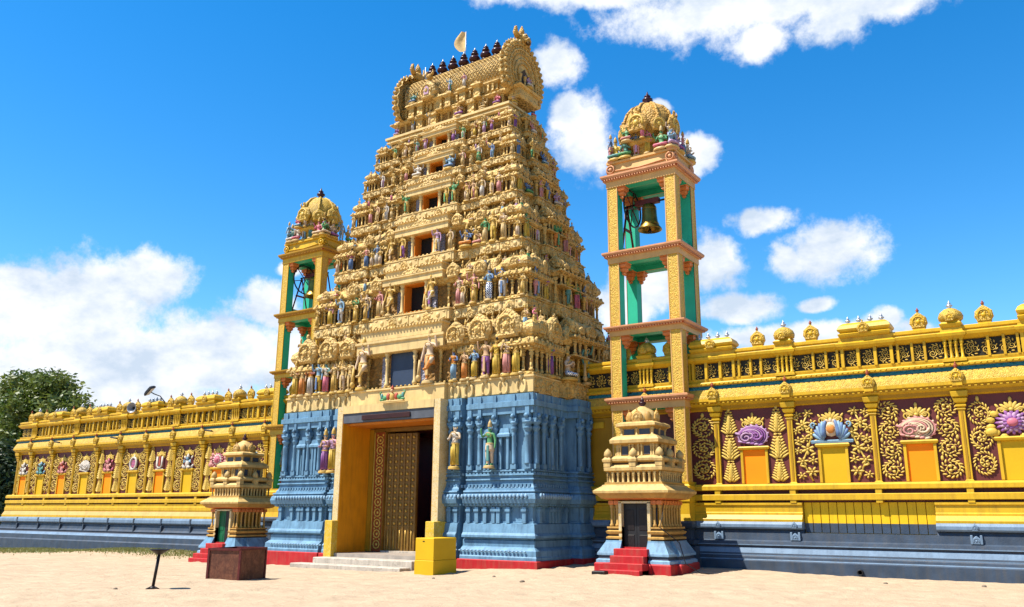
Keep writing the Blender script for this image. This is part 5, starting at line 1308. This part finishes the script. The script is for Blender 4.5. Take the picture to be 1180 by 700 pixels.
    for k, px in enumerate(pils):
        inst('pilaster', PIL, t, (px, YW, 2.72))
        inst('arch_medallion', KUDS, t, (px, YW-.20, 5.52), 0, (1.25,1.25,1.3))
        if kinds[k] == 'd':
            inst('small_dome', DOME, t, (px, YW+.02, 7.22))
            for q in (-.88,.88):
                if x0 < px+q < x1: inst('arch_medallion', KUD, t, (px+q, YW+.05, 7.26), 0, (1,1,1))
        else: inst('wagon_roof', WAG, t, (px, YW+.05, 7.22))
    if left: inst('pilaster', PIL, t, (x0+.12, YW, 2.72))
    # the panels
    for (xa, xb, col, orn, em, w) in bays:
        xc = (xa+xb)/2
        if em:
            inst('niche', NICHE[col], t, (xc, YW, 2.72)); inst('emblem', EM[em], t, (xc, YW-.02, 3.93), 0, (1.25,.9,1.2) if em == 'lotus' else (1.1,.9,.90))
            inst('crown_relief', CROWN, t, (xc, YW, 4.62), 0, (1.0,.9,.85))
            for s in (-1,1): inst('scrollwork', ORN[orn], t, (xc+s*((xb-xa)/2-.09+.47)/2, YW, 2.78), 0, (s*w,1,1))
        else: inst('scrollwork', ORN[orn], t, (xc, YW, 2.78), 0, (w,1,1))
    return t
RP = [-12.8,-10.3,-7.85,-5.32,-2.89,-.4,2.05,4.5]
wall(-15.9, 5.6, 'maroon and yellow temple wall with boarded sunk panel and four large scrollwork bays, beside the salmon bell tower', RP, 'dsdsdsds',
     [(-11.25,-10.35,'o','vine',None,1.35),(RP[1],RP[2],'o','cone','purple',1.2),(RP[2],RP[3],'y','flower','lotus',1.25),(RP[3],RP[4],'o','chain','pink',1.15),(RP[4],RP[5],'y','vine','violet',1.0),(RP[5],RP[6],'o','cone','teal',1.0)], False)
LP = [-54.46+2.4*k for k in range(11)]
LB = []
cyc = [('o','cone','white'),('y','flower','teal'),('o','vine','redfig'),('y','chain','swan'),('o','cone','rosefig'),('y','vine','ring'),('o','cone','u'),('y','chain','whitefl'),('o','cone','magenta'),('y','flower','lotus')]
LB.append((-56.1, LP[0], 'o', 'cone', 'white', .9)); cyc = cyc[1:]+cyc[:1]
for k in range(10): LB.append((LP[k], LP[k+1], cyc[k][0], cyc[k][1], cyc[k][2], 1.3))
wall(-56.2, -27.4, 'long maroon and yellow temple wall with many narrow emblem bays, running towards the trees', LP, 'dsdsdsdsdsd', LB, True)
# corner strip and roof of the far end
# ochre infill beside the gateway
o = MB(); o.box(-15.9, YW-.05, .0, -13.8, YW+.02, 5.15, 'yellow_deep'); o.box(-15.0, YW-.12, 4.78, -14.55, YW-.04, 5.0, 'yellow')
tag(o.build('ochre_panel_wall'), 'plain ochre wall panel in the shade between the gateway tower and the bell tower with salmon ledges', 'wall')

# ------------------------------------------------------------------ small shrines
def shrine(cx, cy, z, label, door):
    t = tag(empty('shrine', (cx, cy, z)), label, 'shrine', 'small shrines before the wall'); t.scale = (.95,.84,1)
    b = MB(); b.rsweep(-1.33,-1.33,1.33,1.33,[(-.6,0),(.26,0),(.30,-.03)],'red'); b.rsweep(-.7,-1.45,.7,1.45,[(-.6,0),(.255,0),(.295,-.03)],'red'); b.rsweep(-1.45,-.7,1.45,.7,[(-.6,0),(.25,0),(.29,-.03)],'red'); b.build('plinth', t)
    b = MB(); P = [(.29,.30),(.38,.30),(.41,.24,'slate_dark'),(.50,.22,'blue_light'),(.52,.27),(.58,.27,'blue'),(.62,.24),(.90,.06),(.95,.04)]
    b.rsweep(-.98,-.98,-.46,.98,P,'blue_light',(1,0,1,1)); b.rsweep(.46,-.98,.98,.98,P,'blue_light',(0,1,1,1)); b.rsweep(-.46,-.4,.46,.98,P,'blue_light',(0,0,0,1)); b.rsweep(-1.08,-.5,1.08,.5,P,'blue_light',(1,1,0,0)); b.build('base', t)
    b = MB(); P = [(.95,.05,'recess_shade'),(.98,.05),(1.0,.10,'shrine_gold'),(1.05,.10),(1.08,.02,'recess_shade'),(1.13,.02,'shrine_gold'),(1.15,.08),(1.22,.11),(1.26,.02,'recess_shade'),(1.30,.02,'shrine_gold'),(1.31,.07),(1.36,.07)]
    for r in ((-.92,-.92,-.46,.92),(.46,-.92,.92,.92),(-.46,-.2,.46,.92)): b.rsweep(*r,P,'shrine_gold',(1 if r[0]<-.5 else 0, 1 if r[2]>.5 else 0, 1 if r[1]<-.5 else 0, 1))
    b.box(-.72,-.74,1.3,-.46,.74,2.16,'yellow_deep'); b.box(.46,-.74,1.3,.72,.74,2.16,'yellow_deep'); b.box(-.46,-.1,.3,.46,.74,2.16,'dark_void'); b.box(-.47,-.74,2.08,.47,.1,2.2,'yellow_deep'); b.build('body', t)
    for s in (-1,1):
        d = MB(); xa, xb = sorted((s*.46,s*.56)); d.bbox(xa,-1.0,.30,xb,-.6,2.10,'marble_cream',.012); d.build('door_jamb', t)
        d = MB(); xa, xb = sorted((s*.455,s*.006)); d.box(xa,-.80,.33,xb,-.76,2.06,('green_door' if s < 0 else 'black_paint') if door else 'black_paint')  # black leaves: dark of the open doorway painted on a flush panel
        for z_ in (.5,1.25): d.bbox(s*.23-.14,-.815,z_,s*.23+.14,-.80,z_+.62,('green_door' if s < 0 else 'iron') if door else 'iron',.01)
        d.build('door_leaf', t)
    d = MB(); d.box(-.56,-1.0,2.06,.56,-.6,2.12,'marble_cream'); d.build('door_lintel', t)
    # dark glazed niches behind the columns
    for s in (-1,1):
        n = MB(); xa, xb = sorted((s*.60,s*.72)); n.box(xa,-.76,1.42,xb,-.735,2.0,'slate_blue'); n.build('niche', t)
        for y in (-.5,.2): n = MB(); n.box(s*.735-.012,y,1.42,s*.735+.012,y+.3,2.0,'recess_shade'); n.build('niche', t)
    cm = MB(); colonette(cm,0,0,1.36,2.14,.05,'shrine_gold',8); cm.bbox(-.09,-.09,2.02,.09,.09,2.15,'orange_bracket',.02); cme = cm.mesh('column')
    for x in (-.86,-.66,.66,.86): inst('column', cme, t, (x,-.86,0))
    for s in (-1,1):
        for y in (-.60,-.36,-.12,.12,.36,.60,.86): inst('column', cme, t, (s*.86,y,0))
    e = MB(); e.rsweep(-.95,-.95,.95,.95,[(2.14,-.2,'orange_bracket'),(2.18,.05),(2.21,.18,'shrine_gold'),(2.30,.27),(2.37,.38,'shrine_cream'),(2.44,.39),(2.48,.33),(2.58,.16),(2.62,.14,'shrine_gold'),(2.64,.08),(2.70,.08)],'shrine_gold'); e.build('eave', t)
    u = MB()
    u.box(-.84,-.84,2.68,.84,.84,3.04,'shrine_gold')
    for k in range(11):
        x = -.94+1.88*k/10
        for q in (-1,1): colonette(u,x,q*.94,2.68,3.02,.042,'shrine_cream'); colonette(u,q*.94,x,2.68,3.02,.042,'shrine_cream')
    for a in range(4):
        u.T = Matrix.Rotation(a*PI/2,4,'Z')
        for x in (-.66,-.28,.09,.47): u.box(x-.06,-.85,2.72,x+.14,-.835,2.98,'recess_shade')
    u.T = I4
    u.rsweep(-.92,-.92,.92,.92,[(3.0,-.04,'shrine_gold'),(3.02,.05),(3.06,.12,'shrine_cream'),(3.15,.13),(3.22,.05),(3.25,-.06,'recess_shade'),(3.31,-.06,'shrine_gold'),(3.32,.0),(3.36,.05,'shrine_cream'),(3.43,.06),(3.49,-.02),(3.52,-.14)],'shrine_cream')
    u.box(-.68,-.68,3.48,.68,.68,3.90,'shrine_gold')
    for a in range(4):
        u.T = Matrix.Rotation(a*PI/2,4,'Z')
        for x in (-.40,.40): u.box(x-.11,-.70,3.56,x+.11,-.675,3.82,'slate_dark')
        for x in (-.64,-.56,-.22,-.1,.1,.22,.56,.64): colonette(u,x,-.71,3.50,3.90,.035,'shrine_cream')
        for x, y in ((-.93,-.93),(0,-.93)):
            u.T = Matrix.Rotation(a*PI/2,4,'Z') @ Matrix.Translation((x,y,3.18)); u.rsweep(-.12,-.12,.12,.12,[(0,0),(.14,0),(.16,.03),(.23,.04),(.27,-.01),(.31,-.03)],'shrine_cream'); u.lathe([(.10,.29),(.15,.36),(.13,.46),(.06,.54),(.001,.58)],'shrine_cream',n=8)
    u.T = I4
    u.rsweep(-.70,-.70,.70,.70,[(3.86,-.02,'shrine_gold'),(3.88,.06),(3.92,.18,'shrine_cream'),(4.02,.19),(4.11,.10),(4.17,-.04)],'shrine_cream')
    u.box(-.56,-.56,4.15,.56,.56,4.40,'shrine_gold')
    for a in range(4):
        u.T = Matrix.Rotation(a*PI/2,4,'Z')
        for x in (-.28,.28): u.box(x-.19,-.575,4.19,x+.19,-.555,4.36,'slate_blue')
        colonette(u,0,-.58,4.16,4.4,.04,'shrine_cream'); colonette(u,.56,-.56,4.16,4.4,.05,'shrine_cream')
    u.T = I4
    u.rsweep(-.58,-.58,.58,.58,[(4.38,-.02,'shrine_gold'),(4.42,.06),(4.46,.14,'shrine_cream'),(4.54,.13),(4.60,.0)],'shrine_cream'); u.build('upper_storey', t)
    d = MB(); d.lathe([(.40,4.58),(.50,4.64),(.52,4.74),(.46,4.88),(.34,5.0),(.18,5.08),(.12,5.12)],'shrine_cream',n=8,rot=PI/8)
    for a in range(4):
        d.T = Matrix.Rotation(a*PI/2,4,'Z') @ Matrix.Translation((0,-.48,4.58)); kudu(d,.19,.08,'shrine_gold','shrine_cream')
        d.T = Matrix.Rotation(a*PI/2+PI/4,4,'Z') @ Matrix.Translation((0,-.46,4.6)); d.ell((0,0,.14),(.14,.10,.2),'shrine_gold',7,5)
    d.T = I4; d.build('dome', t)
    f = MB(); finial(f,0,0,5.08,.40,'kalasha',10); f.build('pot_finial', t)
    s = MB()
    for k, (y0, zt) in enumerate(((-1.25,.72),(-1.55,.52),(-1.85,.32),(-2.10,.14))): s.bbox(-.60 - (.12 if k > 1 else 0), y0-.12, -.6, .56 + (.08 if k>1 else 0), -.85, zt, 'red', .015)
    s.box(-.46,-.95,.25,.46,-.4,.76,'red'); s.build('steps', t)
    return t
shrine(-11.80, 25.16, .0, 'small cream shrine with dark open doorway, before the bell tower with salmon ledges', False)
shrine(-31.30, 25.16, -.28, 'small cream shrine with a green door and red steps, behind the rusty metal box', True)

# ------------------------------------------------------------------ things standing about
def pedestal():
    t = tag(empty('pedestal', (-17.98, 22.40, gz(-17.98,22.4))), 'square yellow painted block beside the doorway steps', 'pedestal')
    b = MB(); b.rsweep(-.375,-.585,.375,.585,[(-.4,.012),(.42,.012),(.435,0)],'yellow_panel'); b.build('footing', t)
    b = MB(); b.bbox(-.372,-.582,.435,.372,.582,1.12,'yellow_panel',.015); b.box(-.08,-.588,1.0,.0,-.575,1.03,'dark_void'); b.build('block', t)
pedestal()
def rust_box():
    x, y = -20.30, 16.40
    t = tag(empty('fire_box', (x, y, gz(x,y)), R(17)), 'open rusty brown metal box standing on the sand before the shrine', 'metal box')
    w, d, h, e = .47, 1.55, .84, .012
    w, d = .50, .62
    for nm, r in (('side_sheet',(-w,-d,w,-d+e)),('side_sheet',(-w,d-e,w,d)),('side_sheet',(-w,-d+e,-w+e,d-e)),('side_sheet',(w-e,-d+e,w,d-e))):
        b = MB(); b.box(r[0],r[1],-.15,r[2],r[3],h,'rust'); b.build(nm, t)
    b = MB()
    for sx in (-1,1):
        for sy in (-1,1): b.box(sx*w-.03,sy*d-.03,-.15,sx*w+.03,sy*d+.03,h+.005,'iron_red')
    for sy in (-1,1): b.box(-w-.02,sy*d-.03,h-.05,w+.02,sy*d+.03,h+.012,'iron_red')
    for sx in (-1,1): b.box(sx*w-.03,-d,h-.05,sx*w+.03,d,h+.010,'iron_red')
    b.build('angle_frame', t); b = MB(); b.box(-w+e,-d+e,.02,w-e,d-e,.05,'dark_void'); b.build('ash_floor', t)
rust_box()
def lamp_stand():
    x, y = -18.42, 12.53
    t = tag(empty('camphor_stand', (x, y, gz(x,y)), 0), 'thin leaning iron stand with a shallow dark bowl on top, alone on the sand', 'lamp stand')
    b = MB(); b.tube([(0,0,.02),(.05,.05,.80)], .035, 'iron', 8); b.build('pole', t)
    b = MB(); b.lathe([(.04,.76),(.10,.80),(.20,.86),(.235,.885),(.22,.885),(.10,.83),(.001,.82)], 'iron', (.05,.05,0), 16, cap=False); b.build('bowl', t)
    b = MB()
    for k in range(3): a = 2*PI*k/3+.4; b.tube([(0,0,.06),(.16*math.cos(a),.16*math.sin(a),.0)], .022, 'iron', 6)
    b.lathe([(.09,-.02),(.09,.03),(.04,.07)], 'iron', n=10); b.build('foot', t)
lamp_stand()
def flag():
    t = tag(empty('flag', (GX+.12, GY+.1, ZR-.02)), 'small tan cloth flag blowing from a thin pole on the gateway tower ridge', 'flag')
    b = MB(); b.tube([(0,0,0),(0.02,0,.9),(.03,0,1.95)], .018, 'silver', 6); b.build('pole', t)
    m = MB(); vs = []; n, q = 8, 8
    for i in range(n+1):
        for j in range(q+1):
            u, v = i/n, j/q; w = .36*math.sin(PI*min(1,.2+v*.75))
            vs.append((.03-.62*u*(.25+.75*math.sin(PI*min(1,.12+.80*v)))+.02, .12*math.sin(4*u+2*v)*u, 1.0+.92*v+.10*u*(v-.2)))
    m.add(vs, [(i*(q+1)+j, i*(q+1)+j+1, (i+1)*(q+1)+j+1, (i+1)*(q+1)+j) for i in range(n) for j in range(q)], 'cloth_flag', True); m.build('cloth', t)
flag()
def floodlight():
    t = tag(empty('floodlight', (-41.9, 28.0, 7.2)), 'black floodlight on a curved arm rising above the wall parapet', 'floodlight'); t.scale = (.82,)*3
    b = MB(); b.tube([(.25,0,0),(.22,-.1,.5),(.0,-.3,.85),(-.35,-.55,1.0),(-.6,-.6,1.12)], .035, 'black_paint', 6); b.build('arm', t)
    h = MB(); h.T = Matrix.Translation((-.75,-.65,1.25)) @ Matrix.Rotation(R(-35),4,'Y') @ Matrix.Rotation(R(25),4,'X'); h.rsweep(-.38,-.20,.38,.20,[(-.10,.02),(-.06,.03),(.05,0),(.14,-.10)],'black_paint'); h.T = I4; hh = h.build('head', t)
    g = MB(); g.T = Matrix.Translation((-.75,-.65,1.25)) @ Matrix.Rotation(R(-35),4,'Y') @ Matrix.Rotation(R(25),4,'X'); g.box(-.34,-.18,-.115,.34,.18,-.102,'lamp_glass'); g.T = I4; g.build('glass', hh)
floodlight()
def horn():
    t = tag(empty('loudspeaker', (-44.0, 27.6, 7.25)), 'grey horn loudspeaker pointing outward on the parapet', 'loudspeaker'); t.scale = (.68,)*3
    T = Matrix.Rotation(R(20),4,'Z') @ Matrix.Rotation(PI/2,4,'X')
    b = MB(); b.T = Matrix.Translation((0,0,.15)) @ T; b.lathe([(.06,-.45),(.08,-.2),(.14,.0),(.25,.18),(.42,.32),(.44,.33),(.40,.31),(.22,.14),(.10,-.05)],'speaker_grey',n=18,cap=False); b.T = I4; b.build('bell_mouth', t)
    b = MB(); b.T = Matrix.Translation((0,0,.15)) @ T; b.lathe([(.10,-.62),(.12,-.58),(.12,-.44),(.07,-.40)],'black_paint',n=12); b.ell((0,0,.05),(.08,.08,.14),'black_paint',8,6); b.T = I4; b.build('driver', t)
    b = MB(); b.tube([(0,.1,.1),(0,.25,-.1),(0,.3,-.35)],.03,'black_paint',6); b.build('bracket', t)
horn()
for x, lab in ((-51.0,'small dark spotlight on the cornice at the end of the wall by the trees'),(-45.1,'small dark spotlight on the cornice below the grey horn loudspeaker'),(-36.8,'small dark spotlight on the cornice above the shrine with the green door')):
    t = tag(empty('spotlight', (x, YW-.24, 5.66)), lab, 'spotlight', 'spotlights along the cornice'); t.scale = (.62,)*3
    b = MB(); b.box(-.02,-.3,.05,.02,.1,.09,'black_paint'); b.build('arm', t)
    b = MB(); b.T = Matrix.Translation((-.1,-.4,.12)) @ Matrix.Rotation(R(8),4,'Y'); b.rsweep(-.42,-.09,.42,.09,[(-.05,0),(.03,.02),(.08,-.03)],'black_paint'); b.T = I4; b.build('head', t)
def drain():
    t = tag(empty('drain_pipe', (-5.95, YW-.66, .12)), 'short dark drain pipe opening at the foot of the slate blue wall', 'drain pipe')
    b = MB(); b.T = Matrix.Rotation(PI/2,4,'X'); b.lathe([(.085,-.05),(.085,.10),(.06,.10),(.06,-.02),(.001,-.02)],'black_paint',n=12,cap=False); b.T = I4; b.build('pipe', t)
drain()
c = MB(); c.tube([(-10.86,24.42,2.05),(-10.83,24.2,1.6),(-10.82,24.0,1.36),(-10.45,24.55,.92),(-10.38,24.6,.6),(-10.28,24.55,.33),(-9.9,24.75,.06),(-9.6,25.0,.03)],.014,'black_paint',5)
tag(c.build('power_cable'), 'thin black cable hanging down the corner of the shrine with the dark doorway', 'cable')
c = MB(); c.T = Matrix.Translation((-12.3,22.98,gz(-12.3,22.98)-.02)); c.bbox(-.2,-.14,-.05,.22,.1,.12,'iron',.02); c.box(-.12,-.16,.03,.14,-.13,.09,'dark_void'); c.T = I4
tag(c.build('cable_box'), 'small black box on the sand at the foot of the red shrine steps', 'box')
for k, (x, y, s) in enumerate(((-18.9,11.9,.05),(-14.9,21.3,.05),(-12.8,19.6,.06),(-16.6,20.6,.045),(-4.8,24.6,.05),(-2.6,25.2,.06))):
    m = MB(); rr = random.Random(k); m.ell((0,0,.3*s),(s*1.2,s,.7*s),'pebble',8,5)
    m.v = [(a*(1+rr.uniform(-.15,.15)), b*(1+rr.uniform(-.15,.15)), c_) for a,b,c_ in m.v]
    o = m.build('pebble', None, (x,y,gz(x,y)), rr.uniform(0,3)); tag(o, 'small dark pebble lying on the open sand', 'pebble', 'pebbles on the sand')

# ------------------------------------------------------------------ trees and grass
def tree(name, x, y, z, blobs, n, leafm, label, trunk_h, cat='tree', group=None, ls=.25, seed=1, branches=7):
    rng = random.Random(seed)
    t = tag(empty(name, (x,y,z)), label, cat, group)
    b = MB(); b.tube([(0,0,-.3),(.1,.05,.8),(.0,.1,trunk_h*.6),(.15,.0,trunk_h)], [.5,.40,.33,.26], 'bark', 9)
    for k in range(branches):
        c, r = blobs[k % len(blobs)]; c = Vector(c); s = Vector((.05,.05,trunk_h*(.55+.4*rng.random())))
        mid = s.lerp(c, .5)+Vector((rng.uniform(-.5,.5),rng.uniform(-.5,.5),rng.uniform(-.2,.6)))
        b.tube([s, mid, c, c+(c-mid)*.4], [.2,.13,.07,.02], 'bark', 6)
    b.build('trunk', t)
    cr = MB(); vs = []; fs = []
    tot = sum(max(r)**2 for c, r in blobs)
    for c, r in blobs:
        for _ in range(int(n*max(r)**2/tot)):
            d = Vector((rng.gauss(0,1),rng.gauss(0,1),rng.gauss(0,1))).normalized(); q = rng.random()**.45*(1+.12*rng.gauss(0,1))
            # leaves gather on twigs: snap towards cluster centres
            p = Vector((c[0]+d.x*r[0]*q, c[1]+d.y*r[1]*q, c[2]+d.z*r[2]*q))
            for _j in range(3):
                pp = p+Vector((rng.gauss(0,.22),rng.gauss(0,.22),rng.gauss(0,.16))); s = ls*rng.uniform(.6,1.25)
                u = Vector((rng.gauss(0,1),rng.gauss(0,1),rng.gauss(0,.5))).normalized(); w = u.cross(Vector((rng.gauss(0,1),rng.gauss(0,1),rng.gauss(0,1)))).normalized()
                k = len(vs); vs += [pp-u*s, pp+w*s*.42, pp+u*s-Vector((0,0,.12*s)), pp-w*s*.42]; fs.append((k,k+1,k+2,k+3))
    cr.add(vs, fs, leafm); cr.build('crown', t)
B1 = [((8.6,.4,9.0),(2.2,2,1.4)),((5.2,0,10.6),(2.8,2.4,1.9)),((10.6,.6,7.6),(1.6,1.6,1.0)),((2.6,0,13.2),(2.6,2.2,1.6)),((-2.5,0,13.4),(2.8,2.4,1.7)),((-6.5,.3,11.6),(3,2.6,2.2)),((7.2,0,8.0),(2.2,2,1.4)),((0,0,9.6),(3.6,3.2,2.5)),((-3.4,.5,9.0),(3.2,3,2.4)),((3.6,-.2,8.0),(2.7,2.6,1.9)),((6.0,.2,6.9),(1.9,2,1.3)),((1.2,-1.2,11.4),(2.3,2.2,1.5)),((-6.2,0,7.8),(2.8,2.6,2.4)),((-1.2,-1.5,7.0),(3.2,2.4,1.8)),((3.0,-1.5,5.8),(2.6,2.2,1.5)),((-4.4,-1.2,5.4),(3,2.4,1.7)),((-2.2,-.6,12.0),(2.2,2,1.2))]
tree('broadleaf_tree', -80.0, 40.5, -.5, B1, 15000, 'leaf', 'large spreading green tree behind the end of the long wall', 5.0, seed=2, branches=12, group='trees behind the wall')
B2 = [((0,0,6.0),(3,2.6,2.2)),((2.6,0,4.6),(2.4,2.2,2.0)),((-2.6,.3,5.0),(2.6,2.4,2.0)),((1.0,-1,3.0),(2.6,2,1.6)),((-2,-1,2.6),(2.6,2,1.8)),((3.2,-.5,2.4),(2,1.8,1.6))]
tree('broadleaf_tree', -74.5, 35.0, -.5, B2, 5000, 'leaf_dark', 'dark low tree in the shade below the large spreading tree', 2.6, seed=5, branches=6, group='trees behind the wall')
B3 = [((0,0,8.0),(3.4,3,2.5)),((-3,0,6.5),(3,2.6,2.2)),((2.5,0,6.2),(2.6,2.4,2)),((0,-1,4.5),(3.2,2.4,2))]
tree('broadleaf_tree', -88.0, 37.0, -.5, B3, 4200, 'leaf_dark', 'dark dense tree at the very edge of the picture beside the large tree', 3.4, seed=9, branches=6, group='trees behind the wall')
def grass():
    rng = random.Random(4); m = MB(); vs = []; fs = []
    for _ in range(26000):
        x = rng.uniform(-58,-33); t = (x+58)/25
        y = 27.1 - abs(rng.gauss(0,1))*(3.2-2.3*t) - .05
        if rng.random() < (.35*t+.25*math.sin(x*.7+y)): continue
        z = gz(x,y)-.01; h = rng.uniform(.04,.13); a = rng.uniform(0,PI); w = .025; lx, ly = rng.gauss(0,.04), rng.gauss(0,.04)
        k = len(vs); vs += [(x-w*math.cos(a),y-w*math.sin(a),z),(x+w*math.cos(a),y+w*math.sin(a),z),(x+lx,y+ly,z+h)]; fs.append((k,k+1,k+2))
    m.add(vs, fs, 'grass'); tag(m.build('grass'), 'thin strip of dry green grass along the foot of the long wall', 'grass', kind='stuff')
grass()
